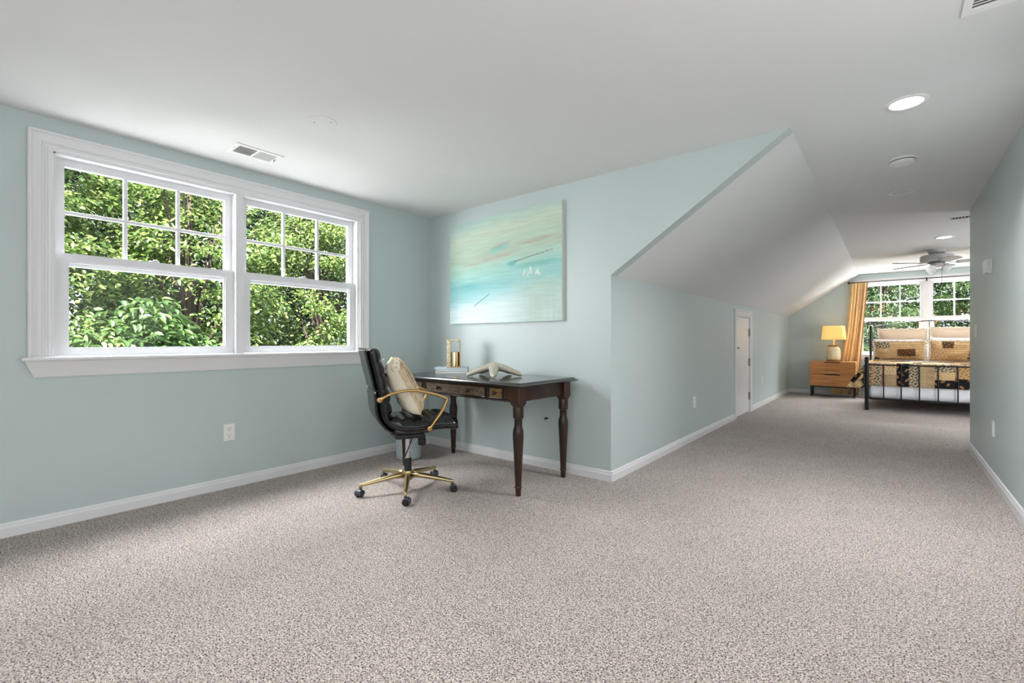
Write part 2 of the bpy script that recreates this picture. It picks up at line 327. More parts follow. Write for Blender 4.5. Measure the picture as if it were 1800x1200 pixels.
# ------------------------------------------------------------------ windows
# built in a local frame: u along the wall, n into the room, z up
CAS = [(0, 0), (0, .026), (.006, .031), (.014, .031), (.018, .025), (.022, .022), (.040, .016), (.056, .014), (.060, .019), (.066, .019), (.070, .014), (.080, .013), (.083, .018), (.090, .018), (.094, .011), (.105, .009), (.105, 0)]
def window(name, label, mapf, u0, u1, z0, z1, mull, zmeet, sash_d, casew, stool_out, apron, hidden_sill=False):
    # mapf(u, n, z) -> world
    root = struct(name, label, cat='window')
    def put(nm, m, mt, parent=root, bevel=0):
        mm = M(); mm.v = [mapf(*q) for q in m.v]; mm.f = m.f
        return obj(nm, mm, mt, parent, bevel=bevel)
    W = casew
    prof = [(p[0] / .105 * W, p[1]) for p in CAS]
    n = len(prof)
    # mitred casing: outer edge at 0, inner edge at W
    def leg(side):
        m = M(); s_ = 1 if side == 'l' else -1; ue = u0 - W if side == 'l' else u1 + W
        v = [(ue + s_ * p[0], p[1], z0) for p in prof] + [(ue + s_ * p[0], p[1], z1 + W - p[0]) for p in prof]
        m.add(v, [tuple(range(n)), tuple(range(n, 2 * n))] + [(i, (i + 1) % n, n + (i + 1) % n, n + i) for i in range(n)]); return m
    put('side_casing', leg('l'), MT['trim']); put('side_casing', leg('r'), MT['trim'])
    m = M(); v = [(u0 - W + p[0], p[1], z1 + W - p[0]) for p in prof] + [(u1 + W - p[0], p[1], z1 + W - p[0]) for p in prof]
    m.add(v, [tuple(range(n)), tuple(range(n, 2 * n))] + [(i, (i + 1) % n, n + (i + 1) % n, n + i) for i in range(n)]); put('head_casing', m, MT['trim'])
    # jamb lining
    put('jamb', M().box(u0, u0 + .008, -T, .004, z0, z1).box(u1 - .008, u1, -T, .004, z0, z1).box(u0, u1, -T, .004, z1 - .008, z1), MT['trim'])
    mw = mull / 2; um = (u0 + u1) / 2
    put('mullion', M().box(um - mw, um + mw, -T, .010, z0, z1 - .008), MT['trim'], bevel=.003)
    put('sill', M().box(u0 - W - .027, u1 + W + .027, .0, stool_out, z0 - .018, z0 + .004).box(u0, u1, -T, .0, z0 - .018, z0 + .004), MT['trim'], bevel=.008)
    a0, a1 = z0 - .018, z0 - .018 - apron
    ap = M(); q0, q1 = u0 - W, u1 + W
    v = [(q0 - .012, 0, a0), (q1 + .012, 0, a0), (q1 + .012, .034, a0), (q0 - .012, .034, a0), (q0 + .026, 0, a1), (q1 - .026, 0, a1), (q1 - .026, .012, a1), (q0 + .026, .012, a1)]
    ap.add(v, [(0, 1, 2, 3), (4, 7, 6, 5), (0, 4, 5, 1), (1, 5, 6, 2), (2, 6, 7, 3), (3, 7, 4, 0)]); put('apron', ap, MT['trim'])
    for (s0, s1) in ((u0 + .008, um - mw), (um + mw, u1 - .008)):
        # upper sash, outside
        d0, d1 = -sash_d - .075, -sash_d - .040
        st = .048; zt, zb = z1 - .006, zmeet - .05
        fr = M().box(s0, s0 + st, d0, d1, zb, zt).box(s1 - st, s1, d0, d1, zb, zt).box(s0 + st, s1 - st, d0, d1, zt - st, zt).box(s0 + st, s1 - st, d0, d1, zb, zb + .05)
        up = put('upper_sash', fr, MT['vinyl'])
        g0, g1, h0, h1 = s0 + st, s1 - st, zb + .05, zt - st; mu = .021
        for i in (1, 2): uu = g0 + (g1 - g0) * i / 3; put('muntin', M().box(uu - mu / 2, uu + mu / 2, d0 + .004, d1 - .004, h0, h1), MT['vinyl'], up, .003)
        zz = (h0 + h1) / 2; put('muntin', M().box(g0, g1, d0 + .005, d1 - .005, zz - mu / 2, zz + mu / 2), MT['vinyl'], up, .003)
        for i in range(3):
            for j in range(2):
                uu0 = g0 + (g1 - g0) * i / 3; uu1 = g0 + (g1 - g0) * (i + 1) / 3; zz0 = h0 + (h1 - h0) * j / 2; zz1 = h0 + (h1 - h0) * (j + 1) / 2
                put('pane', M().box(uu0 + mu / 2 * (i > 0), uu1 - mu / 2 * (i < 2), d0 + .014, d0 + .018, zz0 + mu / 2 * (j > 0), zz1 - mu / 2 * (j < 1)), MT['glass'], up)
        # lower sash, inside
        d0, d1 = -sash_d - .036, -sash_d; st = .056; zt, zb = zmeet + .024, z0 + .006
        fr = M().box(s0, s0 + st, d0, d1, zb, zt).box(s1 - st, s1, d0, d1, zb, zt).box(s0 + st, s1 - st, d0, d1, zt - .046, zt).box(s0 + st, s1 - st, d0, d1, zb, zb + .044)
        b_ = .008
        fr.box(s0 + st, s0 + st + b_, d0 + .006, d1 - .010, zb + .044, zt - .046).box(s1 - st - b_, s1 - st, d0 + .006, d1 - .010, zb + .044, zt - .046)
        fr.box(s0 + st + b_, s1 - st - b_, d0 + .006, d1 - .010, zb + .044, zb + .044 + b_).box(s0 + st + b_, s1 - st - b_, d0 + .006, d1 - .010, zt - .046 - b_, zt - .046)
        lo = put('lower_sash', fr, MT['vinyl'])
        put('pane', M().box(s0 + st + b_, s1 - st - b_, d0 + .012, d0 + .016, zb + .044 + b_, zt - .046 - b_), MT['glass'], lo)
        uc = (s0 + s1) / 2
        put('sash_lock', M().box(uc - .028, uc + .028, d0 + .006, d1 - .006, zt, zt + .010).box(uc - .006, uc + .02, d0 + .012, d1 - .004, zt + .01, zt + .018), MT['vinyl'], lo, .003)
    return root
window('window_1', 'white double window with grilles above, left wall', lambda u, n, z: (XL + n, u, z), WY0 + .005, WY1 - .005, WZ0 - .006, WZ1 - .01, .056, 1.597, .03, .107, .055, .095)
window('window_2', 'white double window with grilles above, behind the bed', lambda u, n, z: (u, YF - n, z), FX0, FX1, FZ0, FZ1, .085, 1.525, .03, .076, .05, .09)

# ------------------------------------------------------------------ small door in the knee wall
d = struct('door_1', 'small white access door with three hinges in the knee wall', cat='door')
W = .10; prof = [(p[0] / .105 * W, p[1] * .8) for p in CAS]; n = len(prof)
def dleg(ye, s_):
    m = M(); v = [(XH + p[1], ye + s_ * p[0], 0) for p in prof] + [(XH + p[1], ye + s_ * p[0], 1.542 - p[0]) for p in prof]
    return m.add(v, [tuple(range(n)), tuple(range(n, 2 * n))] + [(i, (i + 1) % n, n + (i + 1) % n, n + i) for i in range(n)])
obj('side_casing', dleg(6.93, 1), MT['trim'], d); obj('side_casing', dleg(7.955, -1), MT['trim'], d)
m = M(); v = [(XH + p[1], 6.93 + p[0], 1.542 - p[0]) for p in prof] + [(XH + p[1], 7.955 - p[0], 1.542 - p[0]) for p in prof]
m.add(v, [tuple(range(n)), tuple(range(n, 2 * n))] + [(i, (i + 1) % n, n + (i + 1) % n, n + i) for i in range(n)]); obj('head_casing', m, MT['trim'], d)
obj('jamb', M().box(XH - .1, XH + .004, DY0, DY0 + .012, 0, DZ1).box(XH - .1, XH + .004, DY1 - .012, DY1, 0, DZ1).box(XH - .1, XH + .004, DY0, DY1, DZ1 - .012, DZ1), MT['trim'], d)
slab = obj('door_slab', M().box(XH - .042, XH - .006, DY0 + .015, DY1 - .015, .012, DZ1 - .016), mat('door_gloss_paint', (232, 231, 231), .22), d, bevel=.002)
kn = obj('knob', M().lathe([(.006, 0), (.006, .022), (.013, .026), (.015, .034), (.011, .041), (.003, .043)], 14, rot=Matrix.Rotation(R(90), 3, 'Y'), c=(XH - .006, 7.085, .99)), MT['steel'], d, smooth=True)
for z in (1.222, .767, .25):
    obj('hinge', M().box(XH - .008, XH + .006, DY1 - .050, DY1 + .010, z - .055, z + .055).lathe([(.008, -.058), (.008, .058)], 10, c=(XH + .010, DY1 - .018, z)), MT['steel'], d, bevel=.002)

# ------------------------------------------------------------------ wall plates; local frame: plate faces +X, then turned
def outlet(label, loc, rz):
    t = thing('wall_outlet', label, 'outlet', loc, rz, 'wall outlets')
    obj('cover_plate', M().box(0, .006, -.0375, .0375, -.063, .063), MT['plastic'], t, bevel=.004)
    for z in (-.024, .024):
        rc = obj('receptacle', M().box(.006, .0085, -.019, .019, z - .0185, z + .0185), MT['plastic'], t, bevel=.003)
        obj('slot', M().box(.0083, .0088, -.010, -.0075, z - .003, z + .009).box(.0083, .0088, .0075, .010, z - .001, z + .009).box(.0083, .0088, -.003, .003, z - .013, z - .007), MT['slot'], rc)
    obj('screw', M().lathe([(.003, 0), (.003, .001)], 8, rot=Matrix.Rotation(R(90), 3, 'Y'), c=(.006, 0, 0)), MT['plastic'], t)
    return t
outlet('white wall outlet below the left window', (XL, 1.335, .413), 0)
outlet('white outlet on the knee wall before the small door', (XH, 5.25, .413), 0)
outlet('white outlet on the knee wall beyond the small door', (XH, 8.75, .43), 0)
outlet('white outlet low on the right wall', (XR, 5.13, .413), math.pi)
t = thing('light_switch', 'white rocker switch near the end of the right wall', 'switch', (XR, 6.045, 1.18), math.pi)
obj('cover_plate', M().box(0, .006, -.0375, .0375, -.06, .06), MT['plastic'], t, bevel=.004)
obj('rocker', M().prism([(.006, -.033), (.013, -.033), (.008, .033), (.006, .033)], 'y', -.016, .016), MT['plastic'], t, bevel=.001)
t = thing('thermostat', 'white box thermostat high on the right wall', 'thermostat', (XR, 5.28, 1.685), math.pi)
obj('base_plate', M().box(0, .010, -.078, .078, -.062, .062), MT['plastic'], t, bevel=.003)
obj('cover', M().prism([(.010, -.056), (.034, -.050), (.040, .05), (.010, .056)], 'y', -.066, .066), MT['plastic'], t, bevel=.005)
obj('side_vents', M().box(.016, .019, .0655, .0664, -.045, .045).box(.025, .028, .0655, .0664, -.045, .045), MT['vent_grey'], t)
t = thing('coaxial_outlet', 'small painted plate with dark cable jack under the desk', 'outlet', (-2.30, YM, .41), R(-90))
obj('cover_plate', M().box(0, .005, -.035, .035, -.06, .06), MT['wall'], t, bevel=.003)
obj('jack', M().lathe([(.009, .004), (.009, .012), (.006, .013), (.006, .026), (.009, .027), (.009, .036)], 12, rot=Matrix.Rotation(R(90), 3, 'Y'), c=(0, .026, .02)), MT['knob'], t)

# ------------------------------------------------------------------ ceiling fittings
def can_light(label, x, y, power, lit=True):
    t = thing('recessed_light', label, 'ceiling light', (x, y, H), 0, 'recessed ceiling lights')
    obj('trim_ring', M().lathe([(.096, 0), (.096, -.004), (.090, -.008), (.074, -.007), (.070, -.001), (.070, 0)], 40, caps=False), MT['plastic'], t, smooth='angle')
    obj('lens', M().lathe([(.070, -.0005), (.069, -.003), (.04, -.0045), (.002, -.005)], 32), emis('lamp_glow', (255, 250, 240), 7), t, smooth=True)
    l = bpy.data.lights.new('bulb', 'AREA'); l.shape = 'DISK'; l.size = .13; l.spread = R(140); l.energy = power; l.color = (.985, .985, 1)
    o = bpy.data.objects.new('bulb', l); COL.objects.link(o); o.parent = t; o.location = (0, 0, -.012)
    return t
can_light('lit recessed ceiling light nearest the viewer', .07, 3.335, 30)
can_light('lit recessed ceiling light just before the fan', .532, 7.96, 7)
can_light('added recessed ceiling light, unseen behind the viewer', -.05, -1.0, 42)  # unseen fixture added to brighten the near room
can_light('added recessed ceiling light, unseen above the hidden side of the bed', 1.55, 9.6, 26)  # unseen fixture added to brighten the far wall
t = thing('smoke_detector', 'white round smoke detector on the hall ceiling', 'smoke detector', (.07, 4.35, H))
obj('mounting_base', M().lathe([(.080, 0), (.080, -.010), (.076, -.012), (.02, -.012)], 36), MT['plastic'], t, smooth='angle')
obj('body', M().lathe([(.073, -.012), (.074, -.026), (.069, -.036), (.050, -.042), (.046, -.040), (.03, -.043), (.002, -.043)], 36), MT['plastic'], t, smooth='angle')
obj('vent_slots', M().lathe([(.0742, -.016), (.0748, -.017), (.0748, -.021), (.0742, -.022)], 36, caps=False), MT['vent_dark'], t)
obj('test_button', M().lathe([(.012, -.042), (.012, -.046), (.002, -.047)], 16, c=(-.022, -.03, .004)), MT['plastic'], t)
t = thing('speaker_cover', 'flat white round cover behind the smoke detector', 'ceiling cover', (.076, 5.315, H))
obj('ring', M().lathe([(.090, 0), (.090, -.005), (.082, -.007), (.072, -.005), (.070, -.002), (.070, 0)], 36, caps=False), MT['plastic'], t, smooth='angle')
obj('disc', M().lathe([(.069, 0), (.068, -.003), (.002, -.003)], 36), MT['ceil'], t)
obj('clip', M().box(.05, .075, .04, .06, -.010, -.004), MT['plastic'], t, bevel=.002)
t = thing('blank_cover', 'flat white round blank cover beside the air register', 'ceiling cover', (-2.625, 1.425, H))
obj('disc', M().lathe([(.082, 0), (.082, -.0025), (.080, -.0035), (.002, -.0035)], 40), MT['ceil'], t)
for q in (-1, 1):
    obj('screw', M().lathe([(.004, -.003), (.004, -.0045), (.001, -.005)], 10, c=(RT.x * q * .05, RT.y * q * .05, 0)), MT['vent_dark'], t)
# register above the left window: two louvre banks
t = thing('air_register', 'white two bank air register above the left window', 'vent', (-3.43, 1.365, H))
fm = M()
fm.box(-.1, -.070, -.155, .155, -.006, 0).box(.070, .1, -.155, .155, -.006, 0).box(-.070, .070, -.155, -.122, -.006, 0).box(-.070, .070, .122, .155, -.006, 0).box(-.070, .070, -.006, .006, -.006, 0)
obj('frame', fm, MT['plastic'], t, bevel=.002)
obj('duct_back', M().box(-.070, .070, -.122, .122, -.0012, 0), MT['blackhole'], t)
for bank, (y0, y1, tilt) in enumerate(((-.122, -.006, 1), (.006, .122, -1))):
    sm = M()
    for i in range(11):
        y = y0 + (y1 - y0) * (i + .5) / 11
        sm.prism([(y - tilt * .0035, -.0062), (y - tilt * .0035 + .0018, -.0062), (y + tilt * .0035 + .0018, -.0012), (y + tilt * .0035, -.0012)], 'x', -.07, .07)
    tag(obj('louvres', sm, MT['vent_grey'] if bank else MT['plastic'], t), kind='stuff')  # second bank greyed: its shade is put into the colour
bm_ = M()
for i in range(5): x = -.07 + .14 * (i + .5) / 5; bm_.box(x - .0025, x + .0025, -.122, -.006, -.0045, -.0015)
tag(obj('cross_bars', bm_, MT['vent_dark'], t), kind='stuff')
obj('lever', M().box(-.012, .012, .128, .131, -.016, -.004).tube([(.0, .131, -.014), (-.02, .133, -.02), (-.028, .136, -.014)], .002, 6), MT['steel'], t)
for q in (-.139, .139): obj('screw', M().lathe([(.004, -.006), (.004, -.0075), (.001, -.008)], 10, c=(.02, q, 0)), MT['steel'], t)
# dark slotted diffuser beside the end of the right wall
t = thing('slot_diffuser', 'dark slotted ceiling diffuser at the end of the right wall', 'vent', (.69, 6.80, H))
obj('frame', M().box(-.20, .20, -.075, -.058, -.005, 0).box(-.20, .20, .058, .075, -.005, 0).box(-.20, -.185, -.058, .058, -.005, 0).box(.185, .20, -.058, .058, -.005, 0).box(.055, .07, -.058, .058, -.005, 0), MT['plastic'], t)
obj('duct_back', M().box(-.185, .185, -.058, .058, -.0012, 0), MT['blackhole'], t)
sm = M()
for i in range(15):
    x = -.175 + .35 * i / 14; sm.box(x - .0025, x + .0025, -.058, .058, -.004, -.0012)
tag(obj('louvres', sm, MT['plastic'], t), kind='stuff')
# return grille at the top right of the view
t = thing('return_grille', 'white slatted return grille on the ceiling near the viewer', 'vent', (.40, 2.42, H))
obj('frame', M().box(-.18, .18, .135, .175, -.007, 0).box(-.18, .18, -.175, -.135, -.007, 0).box(-.18, -.15, -.135, .135, -.007, 0).box(.15, .18, -.135, .135, -.007, 0), MT['plastic'], t, bevel=.003)
obj('duct_back', M().box(-.15, .15, -.135, .135, -.0012, 0), MT['vent_dark'], t)
for i in range(14):
    y = -.135 + .27 * (i + .5) / 14
    obj('slat', M().prism([(y - .007, -.0075), (y + .004, -.0068), (y + .0075, -.0015), (y + .005, -.0012)], 'x', -.15, .15), MT['plastic'], t)

# ================================================================== CEILING FAN
fx, fy = .52, 8.96
fan = thing('ceiling_fan', 'white flush mounted ceiling fan with a light kit above the bed', 'fan', (fx, fy, H))
obj('canopy', M().lathe([(.112, 0), (.112, -.012), (.104, -.020), (.104, -.030), (.080, -.074), (.07, -.08)], 32), MT['fanwhite'], fan, smooth='angle')
obj('motor_housing', M().lathe([(.10, -.072), (.165, -.086), (.182, -.096), (.184, -.160), (.175, -.172), (.09, -.176)], 36), MT['fanwhite'], fan, smooth='angle')
obj('vent_band', M().lathe([(.088, -.174), (.09, -.20), (.06, -.204)], 30), MT['vent_dark'], fan, smooth='angle')
obj('switch_housing', M().lathe([(.068, -.198), (.070, -.205), (.070, -.246), (.060, -.254), (.02, -.256)], 30), MT['fanwhite'], fan, smooth='angle')
for k in range(5):
    a = R(39.24 + 32 + 72 * k); rot = Matrix.Rotation(a, 3, 'Z')
    bl = M()
    def bf(u, v, zz):
        x = .20 + .40 * u; wd = (.050 + .020 * u) * (1 if u < .8 else math.sqrt(max(0, 1 - ((u - .8) / .2) ** 2)) * .98 + .02)
        y = (v - .5) * 2 * wd
        return rot @ Vector((x, y, -.196 + zz - y * .22))
    bl.pad(14, 5, lambda u, v: bf(u, v, .004), lambda u, v: bf(u, v, -.004))
    b_ = obj('blade', bl, MT['fanwhite'], fan, smooth='angle')
    br = M().tube([rot @ Vector(p) for p in ((.075, 0, -.182), (.12, 0, -.188), (.16, .0, -.198), (.235, 0, -.204))], [.012, .009, .009, .014], 8, sy=1.8, sx=.5)
    obj('blade_bracket', br, MT['fanwhite'], b_, smooth=True)
for k in range(3):
    a = R(39.24 - 38 + 120 * k); c = Vector((math.cos(a) * .10, math.sin(a) * .10, -.262))
    q = Vector((math.cos(a), math.sin(a), -.75)).to_track_quat('Z', 'Y').to_matrix()
    sh = obj('light_shade', M().lathe([(.018, -.03), (.024, -.01), (.046, .015), (.052, .035), (.062, .055), (.059, .054), (.048, .034), (.042, .016), (.02, -.008)], 20, c=c, rot=q), MT['frost'], fan, smooth=True)
    obj('socket', M().lathe([(.014, -.075), (.02, -.05), (.02, -.015)], 14, c=c, rot=q), MT['fanwhite'], sh, smooth='angle')
pc = obj('pull_chain', M().tube([(.055, .04, -.25), (.055, .04, -.475)], .0022, 6), MT['slot'], fan)
obj('pull_fob', M().lathe([(.002, .0), (.008, -.008), (.009, -.03), (.003, -.036)], 10, c=(.055, .04, -.475)), MT['slot'], pc)

# ================================================================== DESK
dk = thing('writing_desk', 'dark turned leg writing desk against the painting wall', 'desk', (-2.665, 2.845, 0))
dx, dy = .635, .290                       # leg centres, +- from the middle
hx, hy = .725, .378                       # half size of the top
def slab(hx_, hy_, z0, z1): return M().box(-hx_, hx_, -hy_, hy_, z0, z1)
tt = M(); rings = [(.046, .770), (.010, .772), (.002, .777), (.0, .782), (.006, .785), (.016, .787), (.022, .794), (.030, .799), (.034, .80)]
v = []
for i_, z in rings: v += [(-hx + i_, -hy + i_, z), (hx - i_, -hy + i_, z), (hx - i_, hy - i_, z), (-hx + i_, hy - i_, z)]
f = [(0, 3, 2, 1), tuple(range(4 * len(rings) - 4, 4 * len(rings)))]
for i in range(len(rings) - 1):
    for k in range(4): f.append((4 * i + k, 4 * i + (k + 1) % 4, 4 * i + 4 + (k + 1) % 4, 4 * i + 4 + k))
obj('desktop', tt.add(v, f), MT['woodtop'], dk)
zb, zt = .660, .771
ap = M().box(-dx, dx, dy - .002, dy + .020, zb, zt)
for sx_ in (-1, 1): ap.box(sx_ * dx - .012, sx_ * dx + .012, -dy, dy, zb, zt)
obj('side_and_back_apron', ap, MT['wood'], dk)
fy0 = -dy - .028
drs = [(-.520, -.362, 1, 'carve'), (-.342, .352, 2, 'carve'), (.372, .520, 1, 'carvegold')]
fa = M().box(-dx, dx, fy0 + .014, fy0 + .03, zb, zt).box(-dx, dx, fy0, fy0 + .014, zt - .012, zt).box(-dx, dx, fy0, fy0 + .014, zb, zb + .010)
xs = [-dx] + [q for dd in drs for q in dd[:2]] + [dx]
for i in range(0, len(xs), 2): fa.box(xs[i], xs[i + 1], fy0, fy0 + .014, zb + .010, zt - .012)
obj('front_apron', fa, MT['wood'], dk)
obj('lower_moulding', M().tube([(-dx + .04, fy0 - .002, zb + .004), (dx - .04, fy0 - .002, zb + .004)], .006, 8), MT['wood'], dk, smooth=True)
for x0, x1, nk, mt in drs:
    z0, z1 = zb + .011, zt - .013; b_ = .010
    dw = obj('drawer', M().box(x0 + .002, x1 - .002, fy0 + .004, fy0 + .018, z0, z1), MT[mt], dk)
    fr = M()
    for (a0, a1, c0, c1) in ((x0 + .002, x1 - .002, z0, z0 + b_), (x0 + .002, x1 - .002, z1 - b_, z1), (x0 + .002, x0 + .002 + b_, z0 + b_, z1 - b_), (x1 - .002 - b_, x1 - .002, z0 + b_, z1 - b_)):
        fr.box(a0, a1, fy0 - .006, fy0 + .006, c0, c1)
    obj('drawer_moulding', fr, MT['woodtop'], dw, bevel=.003)
    for q in range(nk):
        xk = (x0 + x1) / 2 if nk == 1 else (x0 + x1) / 2 + (q - .5) * .34
        obj('knob', M().lathe([(.006, -.002), (.006, .012), (.015, .016), (.016, .022), (.010, .028), (.002, .030)], 14, rot=Matrix.Rotation(R(90), 3, 'X'), c=(xk, fy0 + .003, (z0 + z1) / 2)), MT['knob'], dw, smooth=True)
TURN = [(.0, .0), (.019, 0), (.0205, .05), (.0215, .052), (.026, .056), (.027, .060), (.026, .064), (.0225, .068), (.0225, .08), (.028, .20), (.0345, .33), (.0385, .40), (.0395, .43), (.038, .455), (.033, .475), (.0285, .49),
        (.0285, .540), (.031, .546), (.037, .548), (.038, .552), (.038, .622), (.036, .630)]
def leg_mesh():
    m = M().lathe(TURN, 24)
    h = .0425; sec = []
    for k_, z in ((.036, .626), (.0425, .652), (.0425, .771)):
        ch = .020 if z < .64 else .004
        sec.append([(x, y, z) for x, y in ((-k_ + ch, -k_), (k_ - ch, -k_), (k_, -k_ + ch), (k_, k_ - ch), (k_ - ch, k_), (-k_ + ch, k_), (-k_, k_ - ch), (-k_, -k_ + ch))])
    v = [p for s_ in sec for p in s_]; f = [tuple(range(8)), tuple(range(16, 24))]
    for i in range(2):
        for k in range(8): f.append((8 * i + k, 8 * i + (k + 1) % 8, 8 * i + 8 + (k + 1) % 8, 8 * i + 8 + k))
    return m.add(v, f)
l0 = None
for sx_ in (-1, 1):
    for sy_ in (-1, 1):
        if l0 is None: l0 = obj('leg', leg_mesh(), MT['woodleg'], dk, smooth='angle'); o = l0
        else: o = l0.copy(); COL.objects.link(o)
        o.location = (sx_ * dx, sy_ * dy, 0)

# ---- things on the desk
DT = .80
def book(label, loc, rz, L, D_, h_, cover):
    t = thing('book', label, 'book', loc, rz, 'books stacked on the desk')
    c = .0025
    obj('cover', M().box(-L / 2, L / 2, -D_ / 2, D_ / 2, 0, c).box(-L / 2, L / 2, -D_ / 2, D_ / 2, h_ - c, h_).box(-L / 2, L / 2, -D_ / 2, -D_ / 2 + c, c, h_ - c), cover, t)
    obj('pages', M().box(-L / 2 + .006, L / 2 - .006, -D_ / 2 + c, D_ / 2 - .006, c, h_ - c), MT['page'], t)
bz = R(42)
bk = (-3.165, 2.995)
book('pale blue book lying at the bottom of the desk stack', (*bk, DT), bz + math.pi, .300, .215, .020, MT['bookb'])
book('white book in the middle of the desk stack', (*bk, DT + .020), bz + math.pi + R(1), .296, .21, .017, MT['bookw'])
book('thin grey blue book on top of the desk stack', (bk[0] - .006, bk[1], DT + .037), bz - R(3), .300, .205, .011, MT['bookg'])
hz = DT + .048
t = thing('candle_holder', 'hammered gold square candle holder standing on the books', 'candle holder', (-3.135, 2.985, hz), R(44))
k = .0
obj('wide_strap', M().box(-.060, -.030, -.058, -.0525, .0, .255), MT['goldham'], t, bevel=.003)
obj('thin_post', M().box(.0525, .060, -.05, .05, 0, .255), MT['gold'], t, bevel=.002)
obj('top_bar', M().box(-.064, .060, -.058, .058, .242, .258), MT['goldham'], t, bevel=.003)
obj('rear_strap', M().box(-.056, -.03, .0525, .058, 0, .246), MT['goldham'], t, bevel=.003)
obj('base_plate', M().box(-.064, .062, -.058, .058, 0, .010), MT['gold'], t, bevel=.002)
obj('cup', M().lathe([(.002, .010), (.0515, .010), (.0515, .14), (.048, .14), (.048, .02), (.002, .018)], 32, c=(.0, .0, 0)), mat('mirror_gold', (226, 210, 180), .1, 1), t, smooth='angle')
# starfish: five tapering arched arms
st = thing('starfish', 'silvery beaded starfish figurine on the desktop', 'figurine', (-2.545, 2.885, DT), R(39.24))
sm = M(); zmin = 0
def armz(r_): return .022 + .058 * math.cos(min(1, r_ / .225) * math.pi / 2) ** 1.15
def armr(r_): return .056 - .030 * (r_ / .225) ** .9
for k in range(5):
    a = R(-18 + 72 * k); P = []; rr = []
    for i in range(13):
        r_ = .225 * i / 12; P.append((r_ * math.cos(a), r_ * math.sin(a), armz(r_))); rr.append(armr(r_) * (1 if i < 12 else .72))
    sm.tube(P, rr, 14, sx=.70, sy=1.0)
    sm.lathe([(.002, -.010), (.010, -.007), (.0145, 0), (.010, .007), (.002, .010)], 12, c=(.228 * math.cos(a), .228 * math.sin(a), .0165))
sb_ = obj('body', sm, MT['star'], st, smooth=True)
q = sb_.modifiers.new('merge', 'REMESH'); q.mode = 'VOXEL'; q.voxel_size = .004; q.use_smooth_shade = True
q = sb_.modifiers.new('soften', 'SMOOTH'); q.factor = .5; q.iterations = 4
sb_.location.z = -.0035
bd = M()
for k in range(5):
    a = R(-18 + 72 * k)
    for i in range(14):
        r_ = .225 * (.06 + .90 * i / 13)
        for sd_ in (-1, 0, 1):
            y_ = sd_ * armr(r_) * .5; zz = armz(r_) + armr(r_) * .70 * math.sqrt(1 - .25 * sd_ * sd_) - .0065
            bd.lathe([(.001, -.003), (.0042, 0), (.003, .003), (.001, .0042)], 6, c=(r_ * math.cos(a) - y_ * math.sin(a), r_ * math.sin(a) + y_ * math.cos(a), zz))
tag(obj('beads', bd, MT['star'], st, smooth=True), kind='stuff')

# ---- wastebasket
wb = thing('wastebasket', 'round pale blue speckled wastebasket in the corner behind the chair', 'wastebasket', (-3.50, 2.75, 0))
obj('bucket', M().lathe([(.002, 0), (.105, 0), (.112, .006), (.122, .29), (.118, .29), (.108, .012), (.002, .010)], 40), MT['bin'], wb, smooth='angle')
obj('rim', M().lathe([(.1165, .285), (.125, .285), (.126, .294), (.117, .294), (.1165, .285)], 40, caps=False), MT['bin'], wb, smooth='angle')

# ================================================================== OFFICE CHAIR   local: x forward, y left, z up
ch = thing('office_chair', 'black ribbed leather swivel chair with gold arms and base', 'chair', (-2.744, 2.149, 0), R(63))
def interp(P, s_):
    P = [Vector((p[0], 0, p[1])) for p in P]; L = [0]
    for i in range(1, len(P)): L.append(L[-1] + (P[i] - P[i - 1]).length)
    d_ = s_ * L[-1]
    for i in range(1, len(P)):
        if d_ <= L[i] + 1e-9:
            t = (d_ - L[i - 1]) / (L[i] - L[i - 1]); return P[i - 1].lerp(P[i], t), (P[i] - P[i - 1]).normalized()
    return P[-1], (P[-1] - P[-2]).normalized()
def smoothpath(P, n=60):                      # Catmull-Rom
    out = []; Q = [P[0]] + list(P) + [P[-1]]
    segs = len(P) - 1
    for i in range(n + 1):
        t = i / n * segs; k = min(int(t), segs - 1); t -= k; p0, p1, p2, p3 = Q[k:k + 4]
        out.append(tuple(.5 * ((2 * b) + (-a + c) * t + (2 * a - 5 * b + 4 * c - d_) * t * t + (-a + 3 * b - 3 * c + d_) * t ** 3) for a, b, c, d_ in zip(p0, p1, p2, p3)))
    return out
MID = smoothpath([(-.290, 1.035), (-.262, .93), (-.236, .82), (-.215, .72), (-.205, .64), (-.188, .57), (-.140, .515), (-.06, .490), (.05, .488), (.16, .494), (.25, .492), (.310, .474)], 90)
def cloth_pad(path, W_, thick, side, rib=0, nrib=1, round_=.5, s0=0, s1=1, nu=90, nv=13, waist=None):
    def pt(u, v, lift):
        s_ = s0 + (s1 - s0) * u; p, t = interp(path, s_); nrm = Vector((-t.z, 0, t.x)) * side
        y = (v - .5) * 2; ey = max(0, 1 - abs(y) ** 8) ** .5
        eu = max(0, 1 - abs(2 * u - 1) ** 24) ** .5
        sc = abs(math.sin(math.pi * u * nrib)) ** .55 if rib else 0
        Wl = W_ * (waist(s_) if waist else 1)
        h_ = (thick + rib * sc) * (.25 + .75 * ey) * (.3 + .7 * eu)
        q = p + nrm * (h_ * lift); return (q.x, y * Wl * (1 - .02 * (1 - ey)), q.z)
    return M().pad(nu, nv, lambda u, v: pt(u, v, 1), lambda u, v: pt(u, v, 0))
